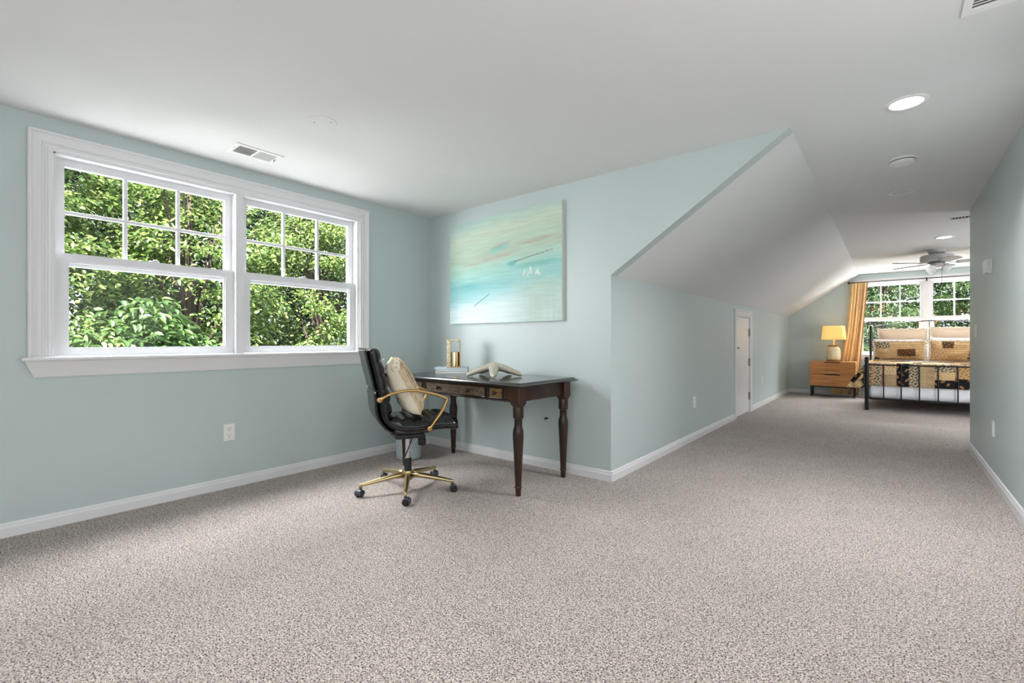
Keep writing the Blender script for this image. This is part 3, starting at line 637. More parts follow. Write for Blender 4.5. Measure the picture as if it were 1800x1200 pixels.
# which side is up for the sitter: path runs from the top of the back down and forward
SIT = 1 if Vector((-interp(MID, .9)[1].z, 0, interp(MID, .9)[1].x)).z > 0 else -1
obj('shell', cloth_pad(MID, .245, .036, -SIT), MT['leather'], ch, smooth=True)
obj('back_cushion', cloth_pad(MID, .240, .046, SIT, .015, 5, s0=.0, s1=.47), MT['leather'], ch, smooth=True)
obj('seat_cushion', cloth_pad(MID, .250, .050, SIT, .017, 5, s0=.50, s1=1.0), MT['leather'], ch, smooth=True)
for sy_ in (-1, 1):
    obj('side_piping', M().tube([(p[0], sy_ * .247, p[1]) for p in MID[1:-1:2]], .008, 8), MT['leather'], ch, smooth=True)
OUT = smoothpath([(-.322, 1.045), (-.298, .93), (-.272, .82), (-.258, .757)], 24)
obj('rear_panel', cloth_pad(OUT, .236, .012, -SIT, nu=24), MT['leather'], ch, smooth=True)
OUT2 = smoothpath([(-.254, .750), (-.247, .68), (-.243, .62), (-.225, .555), (-.18, .495), (-.13, .462)], 24)
obj('lower_rear_panel', cloth_pad(OUT2, .228, .016, -SIT, nu=24), MT['leather'], ch, smooth=True)
ARM = smoothpath([(-.240, .702), (-.165, .739), (-.03, .757), (.105, .731), (.205, .695)], 24)
ARM2 = smoothpath([(.205, .695), (.214, .682), (.200, .645), (.168, .590), (.130, .540), (.092, .490)], 16)
for sy_, nm in ((-1, 'armrest'), (1, 'armrest')):
    am = M().tube([(p[0], sy_ * .285, p[1]) for p in ARM + ARM2[1:]], .0125, 10, sx=.8, sy=1.3)
    a_ = obj(nm, am, MT['gold'], ch, smooth=True)
    for (x, z) in ((-.240, .702), (.092, .490)):
        obj('bolt_ring', M().lathe([(.0165, -.016), (.0165, .014), (.009, .016), (.009, .006), (.001, .006)], 18, c=(x, sy_ * .285, z), rot=Matrix.Rotation(R(90) * -sy_, 3, 'X')), MT['gold'], a_, smooth='angle')
        obj('bolt', M().lathe([(.010, -.0), (.010, .045)], 12, c=(x, sy_ * .285, z), rot=Matrix.Rotation(R(90) * sy_, 3, 'X')), MT['blackpl'], a_)
obj('tilt_mechanism', M().box(-.10, .11, -.075, .075, .385, .425).box(-.14, .15, -.10, .10, .425, .462), MT['blackpl'], ch, bevel=.012)
obj('tension_knob', M().lathe([(.002, .325), (.026, .325), (.030, .332), (.030, .368), (.026, .372), (.026, .40)], 20, c=(.100, -.02, 0)), MT['blackpl'], ch, smooth='angle')
obj('height_lever', M().tube([(.02, -.06, .385), (.0, -.09, .36), (-.03, -.115, .30), (-.052, -.13, .255), (-.056, -.135, .235)], [.004, .004, .005, .0045, .008], 8), MT['blackpl'], ch, smooth=True)
obj('gas_lift', M().lathe([(.0185, .23), (.0185, .39)], 20), MT['chrome'], ch, smooth='angle')
obj('column_sleeve', M().lathe([(.026, .085), (.027, .23), (.022, .236)], 22), MT['blackpl'], ch, smooth='angle')
obj('hub', M().lathe([(.030, .075), (.036, .085), (.036, .132), (.031, .142), (.026, .143)], 28), MT['gold_pale'], ch, smooth='angle')
RB = .335
for k in range(5):
    a = R(247 - 63 + 72 * k); rot = Matrix.Rotation(a, 3, 'Z')
    sp = obj('base_spoke', M().tube([rot @ Vector(p) for p in ((.028, 0, .112), (.10, 0, .111), (.22, 0, .095), (.325, 0, .080), (.340, 0, .079))], [.024, .022, .017, .0125, .012], 12, sx=.9, sy=1.0)
             .lathe([(.011, .052), (.011, .086), (.006, .09)], 12, c=tuple(rot @ Vector((RB, 0, 0)))), MT['gold_pale'], ch, smooth=True)
    ca = R(247 - 63 + 72 * k + (40, 75, 20, 60, -30)[k]); cr = Matrix.Rotation(ca, 3, 'Z'); base = rot @ Vector((RB, 0, 0))
    cw = M()
    for s_ in (-1, 1):
        cw.lathe([(.002, -.009), (.022, -.009), (.0265, -.005), (.0265, .005), (.022, .009), (.002, .010)], 22, rot=cr @ Matrix.Rotation(R(90), 3, 'X'), c=tuple(base + cr @ Vector((.010, s_ * .014, .0265))))
    cst = obj('caster', cw, MT['blackpl'], sp, smooth='angle')
    hd = M()
    def hood(u, v):
        t = -.15 * math.pi + 1.25 * math.pi * u; y = (v - .5) * .052; rr = .0285 * (1 - .12 * abs(v - .5) ** 2 * 4)
        p = base + cr @ Vector((.010 + rr * math.cos(t), y, .0265 + max(-.008, rr * math.sin(t)))); return tuple(p)
    hd.grid(16, 7, hood)
    h_ = obj('caster_hood', hd, MT['castgrey'], sp, smooth=True); sdm = h_.modifiers.new('solid', 'SOLIDIFY'); sdm.thickness = .003

# ---- pillow leaning on the chair back
def pillow_mesh(W_, Hh, Th, n=22, m_=22, sag=0, ruf=0, pinch=2.4, seed=0):
    rs = np.random.default_rng(seed); ph = rs.uniform(0, 6, 6)
    def sheet(u, v, s_):
        y = (u - .5) * 2; z = (v - .5) * 2
        e = max(0, (1 - abs(y) ** pinch)) ** .55 * max(0, (1 - abs(z) ** pinch)) ** .55
        # edges pulled in between the corners
        yy = y * (1 - .07 * (1 - z * z)); zz = z * (1 - .07 * (1 - y * y))
        wr = .012 * (math.sin(5 * y + 3 * z + ph[0]) + math.sin(7 * z - 4 * y + ph[1])) * e
        return (s_ * (Th / 2 * e) + wr * .6 + sag * (1 - z) * 0, yy * W_ / 2, zz * Hh / 2)
    f_ = M().grid(n, m_, lambda u, v: sheet(u, v, 1)); b_ = M().grid(n, m_, lambda u, v: sheet(u, v, -1))
    return f_, b_
pl = thing('throw_pillow', 'cream throw pillow with a knitted front on the office chair', 'pillow', (0, 0, 0))
cx_ = Vector((-.022, -.02, .775)); mw = Matrix.Translation(Vector((-2.744, 2.149, 0))) @ Matrix.Rotation(R(63), 4, 'Z') @ Matrix.Translation(cx_) @ Matrix.Rotation(R(-9), 4, 'Z') @ Matrix.Rotation(R(-27), 4, 'Y')
pl.matrix_world = mw
fr, bk_ = pillow_mesh(.40, .44, .19, seed=3, pinch=4.6)
fr.v = [(x * .72, y, z) for x, y, z in fr.v]
obj('knit_front', fr, MT['knit'], pl, smooth=True)
obj('cotton_back', bk_, MT['cream'], pl, smooth=True)
ribs = M()
for i in range(11):
    y = (-.82 + 1.64 * i / 10)
    pts = []
    for j in range(21):
        z = -.94 + 1.88 * j / 20; e = max(0, (1 - abs(y) ** 4.6)) ** .55 * max(0, (1 - abs(z) ** 4.6)) ** .55
        pts.append((.0685 * e + .001, y * (1 - .07 * (1 - z * z)) * .2, z * (1 - .07 * (1 - y * y)) * .22))
    ribs.tube(pts, .008, 6, up=(1, 0, 0), sx=.6)
tag(obj('knit_ribs', ribs, MT['knit'], pl, smooth=True), kind='stuff')
kt = M()
for c, r0, r1, ax in (((-.004, -.188, .150), .019, .013, 'X'), ((.012, -.184, .172), .015, .011, 'Y')):
    kt.grid(18, 9, lambda u, v: tuple(Vector(c) + Matrix.Rotation(R(35), 3, ax) @ Vector(((r0 + r1 * math.cos(v * 2 * math.pi)) * math.cos(u * 2 * math.pi), r1 * math.sin(v * 2 * math.pi), (r0 + r1 * math.cos(v * 2 * math.pi)) * math.sin(u * 2 * math.pi) * 1.25))), close_u=True)
obj('corner_knot', kt, MT['cream'], pl, smooth=True)
lc = M().pad(22, 6, lambda u, v: (-.030 - .045 * math.sin(math.pi * v) - .02 * v, -.15 + .31 * u, .135 + .095 * v + .007 * math.sin(26 * u)), lambda u, v: (-.050 - .055 * math.sin(math.pi * v) - .02 * v, -.15 + .31 * u, .130 + .095 * v + .007 * math.sin(26 * u)))
obj('lace_edge', lc, MT['lace'], pl, smooth=True)

# ================================================================== PAINTING
pt = thing('canvas_painting', 'wide abstract seascape canvas in aqua and sand above the desk', 'painting', (-2.778, YM, 1.761))
pw, phh = 1.345, 1.0
gm = M().grid(180, 130, lambda u, v: (-pw / 2 + pw * u, -.036, -phh / 2 + phh * v))
po = obj('painted_face', gm, MT['canvas'], pt)
obj('stretcher', M().box(-pw / 2, pw / 2, -.0355, -.002, -phh / 2, phh / 2), MT['canvasedge'], pt)
nz = np.random.default_rng(11)
def noise2(res, seed):
    g = np.random.default_rng(seed).random(res)
    def f_(u, v):
        x = u * (res[0] - 1.001); y = v * (res[1] - 1.001); i, j = int(x), int(y); a, b = x - i, y - j
        a = a * a * (3 - 2 * a); b = b * b * (3 - 2 * b)
        return (g[i, j] * (1 - a) + g[i + 1, j] * a) * (1 - b) + (g[i, j + 1] * (1 - a) + g[i + 1, j + 1] * a) * b
    return f_
nA, nB, nC, nD = noise2((6, 30), 1), noise2((10, 70), 2), noise2((4, 8), 3), noise2((12, 110), 4)
def sm_(x, a, b):
    t = min(1, max(0, (x - a) / (b - a))); return t * t * (3 - 2 * t)
def seascape(co_):
    u = co_.x / pw + .5; v = co_.z / phh + .5
    q = v + (u - .5) * -.10 + .05 * (nA(u, v) - .5) + .03 * (nB(u, v) - .5)
    stops = [(0, (196, 224, 226)), (.16, (190, 220, 222)), (.26, (150, 208, 212)), (.36, (140, 204, 204)), (.48, (156, 210, 200)), (.58, (172, 208, 188)), (.66, (178, 196, 174)), (.74, (182, 208, 186)), (.86, (194, 212, 188)), (1.0, (176, 206, 198))]
    c = stops[-1][1]
    for i in range(len(stops) - 1):
        if q <= stops[i + 1][0]:
            t = max(0, (q - stops[i][0]) / (stops[i + 1][0] - stops[i][0])); c = tuple(a + (b - a) * t for a, b in zip(stops[i][1], stops[i + 1][1])); break
    c = list(c)
    def mix(col, k):
        for i in range(3): c[i] += (col[i] - c[i]) * min(1, max(0, k))
    # white foam, lower left to middle
    mix((212, 232, 234), sm_(.30 + .18 * (u - .4) - v + .10 * (nA(u, v) - .5), 0, .16) * (1 - sm_(u, .55, .85)) * .9)
    # sage shallows, lower right, with upright strokes
    mix((182, 210, 194), sm_(u, .50, .80) * (1 - sm_(v, .30, .46)) * (.72 + .5 * (nB(v * .3, u) - .5)))
    # teal pools
    mix((104, 190, 196), max(0, 1 - ((u - .2) / .24) ** 2 - ((v - .35) / .06) ** 2) * (.4 + .6 * nB(u, v)))
    mix((110, 190, 178), max(0, 1 - ((u - .80) / .26) ** 2 - ((v - .50 - .05 * (u - .8)) / .035) ** 2) * .8)
    mix((92, 182, 184), max(0, 1 - ((u - .60) / .05) ** 2 - ((v - .53) / .03) ** 2) * .9)
    mix((122, 196, 190), max(0, 1 - ((u - .48) / .12) ** 2 - ((v - .68 - .2 * (u - .48)) / .035) ** 2) * .7 * (.4 + nB(u, v)))
    # sandy mauve streaks
    mix((186, 164, 150), max(0, 1 - ((u - .42) / .30) ** 2 - ((v - .60 - .16 * (u - .42)) / .022) ** 2) * .75 * (.3 + nB(u, v)))
    mix((176, 152, 140), max(0, 1 - ((u - .80) / .18) ** 2 - ((v - .71 - .10 * (u - .8)) / .018) ** 2) * .6 * (.3 + nB(u, v)))
    mix((160, 156, 158), max(0, 1 - ((u - .50) / .12) ** 2 - ((v - .715 - .2 * (u - .5)) / .02) ** 2) * .5)
    # dark scratches
    mix((104, 112, 110), max(0, 1 - abs(v - (.545 + .20 * (u - .63))) / (.016 * (1.15 - u))) * (.62 < u < .93) * 1.2)
    mix((112, 146, 146), max(0, 1 - abs(v - (.165 + .72 * (u - .25))) / .009) * (.25 < u < .40))
    # chalky figures right of the middle
    for (a, b, dx_, dy_) in ((.70, .41, .012, .05), (.735, .405, .008, .03), (.765, .42, -.010, .06), (.80, .41, .02, .045), (.83, .405, -.02, .03)):
        for t in range(12):
            p = a + dx_ * t / 12; r_ = b + dy_ * t / 12
            if abs(u - p) < .005 and abs(v - r_) < .006: mix((220, 222, 210), .9)
    g_ = sum(c) / 3
    for i in range(3): c[i] += (g_ - c[i]) * .14
    k = .955 + .07 * nD(u, v)
    return [lin((min(255, x * k),) * 3)[0] for x in c]
paint(po, seascape)

# ================================================================== BEDROOM
# nightstand
ns = thing('nightstand', 'teak two drawer nightstand on black metal legs beside the bed', 'nightstand', (-.868, 11.06, 0))
nw, nd = .370, .172; zb, zt = .205, .690
obj('carcass', M().box(-nw, nw, -nd + .018, nd, zb, zt), MT['teak'], ns, bevel=.004)
for i, (z0, z1) in enumerate(((zb + .004, .446), (.452, zt - .004))):
    for k in range(3):
        x0 = -nw + .004 + (2 * nw - .008) * k / 3; x1 = -nw + .004 + (2 * nw - .008) * (k + 1) / 3
        if k == 1: pass
    dr = obj('drawer', M().box(-nw + .004, nw - .004, -nd + .004, -nd + .018, z0, z1), MT['teak'], ns, bevel=.002)
    for k in range(3):
        x0 = -nw + .005 + (2 * nw - .010) * k / 3; x1 = -nw + .005 + (2 * nw - .010) * (k + 1) / 3
        obj('front_board', M().box(x0 + .0008, x1 - .0008, -nd - (.0 if k != 1 else .003), -nd + .004, z0 + .001, z1 - .016 * (k == 1)), MT['teak'], dr)
    obj('pull', M().box(-.122, .122, -nd - .014, -nd + .006, z1 - .018, z1 - .002), MT['iron'], dr, bevel=.002)
    obj('groove', M().box(-.122, .122, -nd - .0045, -nd + .002, z0 + .055, z0 + .061), MT['iron'], dr)
obj('lower_rail', M().box(-nw + .02, nw - .02, -nd + .01, nd - .01, zb - .022, zb), MT['iron'], ns)
for i, sx_ in enumerate((-1, 1)):
    for sy_ in (-1, 1):
        obj('leg', M().box(sx_ * (nw - .028) - .014, sx_ * (nw - .028) + .014, sy_ * (nd - .035) - .014, sy_ * (nd - .035) + .014, 0, zb - .02), MT['iron'], ns)
# table lamp
lp = thing('table_lamp', 'glowing table lamp with a cream jar base on the nightstand', 'lamp', (-.855, 11.06, zt))
obj('base', M().lathe([(.002, 0), (.118, 0), (.122, .008), (.122, .022), (.112, .030), (.002, .030)], 32), MT['jarlid'], lp, smooth='angle')
obj('jar', M().lathe([(.09, .03), (.112, .04), (.117, .08), (.117, .18), (.112, .225), (.094, .265), (.082, .285), (.08, .30)], 36), MT['jar'], lp, smooth=True)
obj('lid', M().lathe([(.084, .298), (.096, .302), (.098, .314), (.086, .322), (.03, .326)], 32), MT['jarlid'], lp, smooth='angle')
obj('neck', M().lathe([(.022, .324), (.018, .33), (.014, .37), (.02, .40), (.02, .44)], 18), MT['jar'], lp, smooth='angle')
shm = bpy.data.materials.new('lit_linen_shade'); shm.use_nodes = True; nt = shm.node_tree; b = nt.nodes['Principled BSDF']
b.inputs['Base Color'].default_value = (*lin((236, 200, 130)), 1); b.inputs['Roughness'].default_value = .9
b.inputs['Emission Color'].default_value = (*lin((255, 204, 110)), 1); b.inputs['Emission Strength'].default_value = .55
sh = M().grid(56, 6, lambda u, v: tuple(((.205 - .028 * v) * math.copysign(abs(math.cos(2 * math.pi * u)) ** .55, math.cos(2 * math.pi * u)), (.150 - .02 * v) * math.copysign(abs(math.sin(2 * math.pi * u)) ** .55, math.sin(2 * math.pi * u)), .428 + .268 * v)), close_u=True)
shade = obj('lamp_shade', sh, shm, lp, smooth=True); q = shade.modifiers.new('solid', 'SOLIDIFY'); q.thickness = .003
obj('bulb', M().lathe([(.012, .44), (.014, .46), (.028, .50), (.03, .52), (.022, .545), (.002, .552)], 16), emis('warm_bulb', (255, 220, 150), 6), lp, smooth=True)
for z_, e_ in ((1.30, 4.5),):
    l = bpy.data.lights.new('lamp_light', 'POINT'); l.energy = .8; l.color = (1, .82, .55); l.shadow_soft_size = .05
    o = bpy.data.objects.new('lamp_light', l); COL.objects.link(o); o.parent = lp; o.location = (0, 0, .60)
# curtain rod and curtain
RY = YF - .095
cr_ = thing('curtain_rod', 'thin dark curtain rod across the bedroom window', 'curtain rod', (0, 0, 0))
obj('rod', M().tube([(-.62, RY, 2.232), (1.67, RY, 2.232)], .008, 10), MT['iron'], cr_, smooth='angle')
for x in (-.625, 1.675): obj('finial', M().lathe([(.004, -.026), (.019, -.016), (.023, 0), (.019, .016), (.004, .026)], 14, c=(x, RY, 2.232)), MT['iron'], cr_, smooth=True)
for x in (-.575, .525, 1.62): obj('bracket', M().box(x - .006, x + .006, RY - .006, YF - .015, 2.212, 2.224).box(x - .01, x + .01, YF - .028, YF - .02, 2.19, 2.25), MT['iron'], cr_)
cu = obj('curtain', M(), MT['drape']); bpy.data.objects.remove(cu)
def curt(u, v):                                # u across, v from top down
    z = 2.222 - 2.19 * v
    x0 = -.600 - .10 * v - .28 * v ** 3 * .9; x1 = -.325 - .17 * v + .02 * v ** 3
    x = x0 + (x1 - x0) * u
    amp = .026 * (1 - .35 * v)
    y = RY + amp * math.sin(2 * math.pi * 5.5 * u + .5 * math.sin(3 * v)) + .008 * math.sin(17 * u + 5 * v)
    return (x, min(y, YF - .022), z)
cu = obj('curtain', M().grid(90, 40, curt), MT['drape'], smooth=True); q = cu.modifiers.new('solid', 'SOLIDIFY'); q.thickness = .003
tag(cu, 'gold striped curtain hanging behind the table lamp', 'curtain')
def drape_col(co_):
    v = (2.222 - co_.z) / 2.19; x0 = -.600 - .10 * v - .28 * v ** 3 * .9; x1 = -.325 - .17 * v + .02 * v ** 3; u = (co_.x - x0) / (x1 - x0)
    if .66 < u < .74 or .93 < u: return lin((206, 164, 128))
    if .36 < u < .42: return lin((232, 192, 142))
    return lin((252, 220, 166))
paint(cu, drape_col)

# bed -------------------------------------------------------------
BX0, BX1, BY0, BY1 = -.283, 1.60, 9.24, 11.27
bed = thing('iron_bed', 'black iron bed frame with spindled footboard', 'bed', (0, 0, 0))
def post(x, y, z1, r_):
    m = M().lathe([(r_ + .004, 0), (r_ + .004, .012), (r_, .016), (r_, z1 - .045), (r_ + .008, z1 - .04), (r_ + .008, z1 - .034), (r_ - .004, z1 - .028)], 18, c=(x, y, 0))
    return m
for x in (BX0, BX1):
    p = obj('foot_post', post(x, BY0, .82, .027), MT['iron'], bed, smooth='angle')
    obj('ball_finial', M().lathe([(.012, -.03), (.026, -.018), (.032, 0), (.026, .018), (.008, .03)], 18, c=(x, BY0, .812)), MT['iron'], p, smooth=True)
    p = obj('head_post', post(x, BY1, 1.42, .020), MT['iron'], bed, smooth='angle')
obj('foot_rail', M().tube([(BX0, BY0, .718), (BX1, BY0, .718)], .0095, 10), MT['iron'], bed, smooth='angle')
obj('foot_rail', M().tube([(BX0, BY0, .185), (BX1, BY0, .185)], .0105, 10), MT['iron'], bed, smooth='angle')
for i in range(1, 9):
    x = BX0 + (BX1 - BX0) * i / 9; obj('spindle', M().tube([(x, BY0, .185), (x, BY0, .718)], .0085, 8), MT['iron'], bed, smooth='angle')
hd = [(BX0 + (BX1 - BX0) * i / 24, BY1, 1.375 + .085 * math.sin(math.pi * i / 24) ** 1.2) for i in range(25)]
obj('head_rail', M().tube(hd, .009, 8), MT['iron'], bed, smooth=True)
obj('head_rail', M().tube([(BX0, BY1, 1.10), (BX1, BY1, 1.10)], .008, 8), MT['iron'], bed, smooth=True)
for i in range(1, 9):
    x = BX0 + (BX1 - BX0) * i / 9; obj('head_spindle', M().tube([(x, BY1, .40), (x, BY1, 1.37 + .085 * math.sin(math.pi * i / 9) ** 1.2)], .006, 8), MT['iron'], bed, smooth='angle')
for x in (BX0 + .01, BX1 - .01): obj('side_rail', M().box(x - .012, x + .012, BY0, BY1, .20, .25), MT['iron'], bed)
mtt = thing('mattress', 'white sheeted mattress on the iron bed', 'mattress', (0, 0, 0))
MX0, MX1, MY0, MY1 = BX0 + .045, BX1 - .045, BY0 + .045, BY1 - .035
obj('box_base', M().box(MX0, MX1, MY0, MY1, .252, .44), MT['sheet'], mtt, bevel=.03, seg=3)
obj('mattress_body', M().box(MX0, MX1, MY0, MY1, .44, .715), MT['sheet'], mtt, bevel=.05, seg=4)
# white valance hung over the foot and the sides
def val(u, v):
    P = [(MX0 - .012, MY1 - .5), (MX0 - .012, MY0 - .012), (MX1 + .012, MY0 - .012), (MX1 + .012, MY1 - .5)]
    L = [0]; 
    for i in range(1, 4): L.append(L[-1] + math.dist(P[i], P[i - 1]))
    s_ = u * L[-1]
    for i in range(1, 4):
        if s_ <= L[i] + 1e-9:
            t = (s_ - L[i - 1]) / (L[i] - L[i - 1]); x = P[i - 1][0] + (P[i][0] - P[i - 1][0]) * t; y = P[i - 1][1] + (P[i][1] - P[i - 1][1]) * t; break
    wv = .005 * math.sin(s_ * 30 + 2 * v) * (1 - v)
    return (x + (wv if i != 2 else 0), y + (wv if i == 2 else 0), .205 + .24 * v)
vo = obj('bed_skirt', M().grid(140, 5, val), MT['sheet'], smooth=True); q = vo.modifiers.new('solid', 'SOLIDIFY'); q.thickness = .004
tag(vo, 'white bed skirt hanging below the patchwork quilt', 'bed skirt')
# patchwork quilt
QT = .735
def quilt_sheet():
    # u across (from the left hem over the bed), v along from the foot hem to the pillows
    drop = .40; topw = MX1 - MX0 + .05; topl = 1.35
    def f_(u, v):
        a = -drop + (topw + 2 * drop) * u; b = -.345 + (topl + .345) * v
        x = MX0 - .025 + min(max(a, 0), topw); y = MY0 - .022 + max(b, 0); z = QT
        ov = max(0, -a, a - topw); of = max(0, -b)
        side = -1 if a < 0 else 1
        if ov > 0 and of > 0:                           # corner fold
            r_ = math.hypot(ov, of); r2 = min(r_, drop); z -= r2 * .97
            x += side * (.015 + .24 * ov / drop + .03 * math.sin(of * 30)); y += .0
            x = x; y += .02 * math.sin(ov * 25)
        elif ov > 0:
            z -= ov * .985; x += side * (.018 + .05 * ov / drop + .012 * math.sin(b * 14) * ov / drop)
        elif of > 0:
            z -= of; y -= .004 + .003 * math.sin(a * 23)
        else:
            z += .010 * math.sin(a * 7) * math.sin(b * 6)
        return (x, y, z)
    return f_
QU, QV = 330, 200
qm = M().grid(QU, QV, quilt_sheet())
qo = obj('patchwork_quilt', qm, MT['quilt'], smooth=True); q = qo.modifiers.new('solid', 'SOLIDIFY'); q.thickness = .010; q.offset = 1
tag(qo, 'tan and black patchwork quilt over the bed foot', 'quilt')
def patch_col(a, b, seed, size=.30, fixed=None):
    # irregular patches: columns of different width, each split at its own heights
    r0 = np.random.default_rng(seed); edges = np.cumsum(r0.uniform(.11, .22, 26)) - .7
    i = int(np.searchsorted(edges, a)); r1 = np.random.default_rng(seed * 100 + i); he = np.cumsum(r1.uniform(.14, .30, 14)) - .75
    j = int(np.searchsorted(he, b)); kind = int(np.random.default_rng(seed * 7919 + i * 31 + j).choice([0, 1, 2, 3, 3, 4, 5, 5]))
    if fixed:
        for x0, x1, y0, y1, kk in fixed:
            if x0 <= a < x1 and y0 <= b < y1: kind = kk; break
    hsh = math.sin(a * 517.3 + b * 913.7) * 43758.5; nse = hsh - math.floor(hsh)
    wob = math.sin(a * 150 + 2 * math.sin(b * 60)) + math.sin(b * 140 + 2 * math.sin(a * 70))
    if kind == 0:   # black with gold stars
        q_ = math.cos(a * 47 + .8 * math.sin(b * 40)) * math.cos(b * 43 + math.sin(a * 31)) + .25 * math.sin(a * 260) * math.sin(b * 240); c = (164, 120, 76) if q_ > .66 else (36, 33, 36)
    elif kind == 1: # damask
        c = (194, 176, 148) if wob > -.1 else (84, 75, 66)
    elif kind == 2: # fine dots
        c = (132, 108, 82) if math.cos(a * 200) * math.cos(b * 200) > .2 else (196, 168, 130)
    elif kind == 3: # script on tan
        c = (150, 118, 82) if (math.sin(b * 190) > .3 and nse > .5) else (214, 182, 136)
    elif kind == 6: # brown with a pale star
        c = (150, 112, 76) if wob > .75 else (86, 64, 50)
    elif kind == 4: # leafy tan
        c = (120, 92, 62) if wob > 1.0 else (200, 160, 110)
    else: c = (168, 134, 94) if wob > 1.1 else (220, 190, 148)
    k_ = .94 + .12 * nse
    return lin(tuple(min(255, q_ * k_) for q_ in c))
PRINT = {21: [(-.36, -.26, -.2, -.14, 6), (-.30, -.12, .04, .3, 1), (-.02, .22, -.09, .04, 6), (-.12, .10, -.25, -.14, 2), (-.36, -.12, -.25, .04, 5), (-.12, .4, -.3, .3, 3)],
         34: [(-.20, -.06, .06, .3, 6), (-.14, .12, -.10, .06, 3), (.10, .36, -.14, .02, 6), (-.36, -.14, -.3, .3, 5), (-.14, .4, -.3, .3, 3)]}
FOOT = [(-.1, .04, -.4, .02, 1), (.04, .08, -.4, .02, 4), (.08, .15, -.4, .02, 1), (.15, .34, -.16, .02, 5), (.15, .34, -.4, -.16, 2), (.34, .49, -.4, .02, 0), (.49, .62, -.4, .02, 1),
        (.62, .78, -.14, .02, 2), (.62, .78, -.4, -.14, 2), (.78, .99, -.10, .02, 1), (.78, .99, -.22, -.10, 3), (.78, .99, -.4, -.22, 0), (.99, 1.2, -.20, .02, 4), (.99, 1.2, -.4, -.20, 0)]
me = qo.data; a_ = me.color_attributes.new('paint', 'FLOAT_COLOR', 'POINT'); buf = []
for i in range(QU):
    for j in range(QV):
        a = -.40 + (MX1 - MX0 + .05 + .80) * i / (QU - 1); b = -.345 + 1.695 * j / (QV - 1)
        buf += [*patch_col(a, b, 5, fixed=FOOT), 1.0]
a_.data.foreach_set('color', buf)
# turned-down quilt edge near the pillows
def roll(u, v):
    t = 2 * math.pi * u; x = MX0 + .0 + (MX1 - MX0) * v
    return (x, 9.36 + .05 * math.cos(t), QT + .026 + .024 * math.sin(t) + .006 * math.sin(x * 9))
# pillows on the bed ------------------------------------------------
def bed_pillow(name, label, x, y, z, W_, Hh, Th, lean, mats, seed, ruf=0, group=None, rz=0, print_seed=None, roll_=0):
    t = thing(name, label, 'pillow', (x, y, z), 0, 'pillows on the bed')
    t.rotation_euler = (R(-lean), R(roll_), R(rz))
    f_, b_ = pillow_mesh(W_, Hh, Th, 96 if print_seed else 40, 60 if print_seed else 32, seed=seed)
    conv = lambda q: (q[1], -q[0], q[2] + Hh / 2)
    f_.v = [conv(q) for q in f_.v]; b_.v = [conv(q) for q in b_.v]
    fo = obj('front', f_, mats[0], t, smooth=True)
    if print_seed: paint(fo, lambda c: patch_col(c.x, c.z - .2, print_seed, fixed=PRINT[print_seed]))
    obj('back', b_, mats[1], t, smooth=True)
    if ruf:
        P = []
        N = 220; rm = []
        def edge(s_):
            s_ = s_ % 1.0 * 4; k = int(s_); r_ = (s_ - k) * 2 - 1
            y_, z_ = ((r_, -1), (1, r_), (-r_, 1), (-1, -r_))[k]
            yy = y_ * (1 - .07 * (1 - z_ * z_)); zz = z_ * (1 - .07 * (1 - y_ * y_)); return yy * W_ / 2, zz * Hh / 2
        def rf(u, v):
            x_, z_ = edge(u); d_ = math.hypot(x_, z_); k = 1 + ruf * v / d_ * (1 + .25 * math.sin(u * 2 * math.pi * 37))
            return (x_ * k, .014 * v * math.sin(u * 2 * math.pi * 46), z_ * k + Hh / 2)
        r_ = obj('ruffle', M().grid(N, 4, rf, close_u=True), MT['ruffle'], t, smooth=True); q = r_.modifiers.new('solid', 'SOLIDIFY'); q.thickness = .004
    return t
bed_pillow('pillow_sham', 'ivory ruffled sham against the headboard, left of two', .17, 11.02, .757, .66, .56, .16, -14, (MT['ivory'], MT['ivory']), 1, .035)
bed_pillow('pillow_sham', 'ivory ruffled sham against the headboard, right of two', .90, 11.02, .757, .68, .58, .16, -14, (MT['ivory'], MT['ivory']), 2, .035)
bed_pillow('pillow', 'plain white pillow behind the left patchwork pillow', .10, 10.80, .757, .66, .39, .15, -18, (MT['sheet'], MT['sheet']), 3, .0)
bed_pillow('pillow', 'plain white pillow behind the right patchwork pillow', .88, 10.80, .757, .68, .42, .16, -18, (MT['sheet'], MT['sheet']), 4, .0)
bed_pillow('patchwork_pillow', 'patchwork print pillow with cream flange, left of two', .12, 10.58, .757, .68, .35, .17, -22, (MT['quilt'], MT['ivory']), 5, .03, print_seed=21)
bed_pillow('patchwork_pillow', 'patchwork print pillow with cream flange, right of two', .87, 10.56, .757, .70, .36, .17, -22, (MT['quilt'], MT['ivory']), 6, .03, print_seed=34)

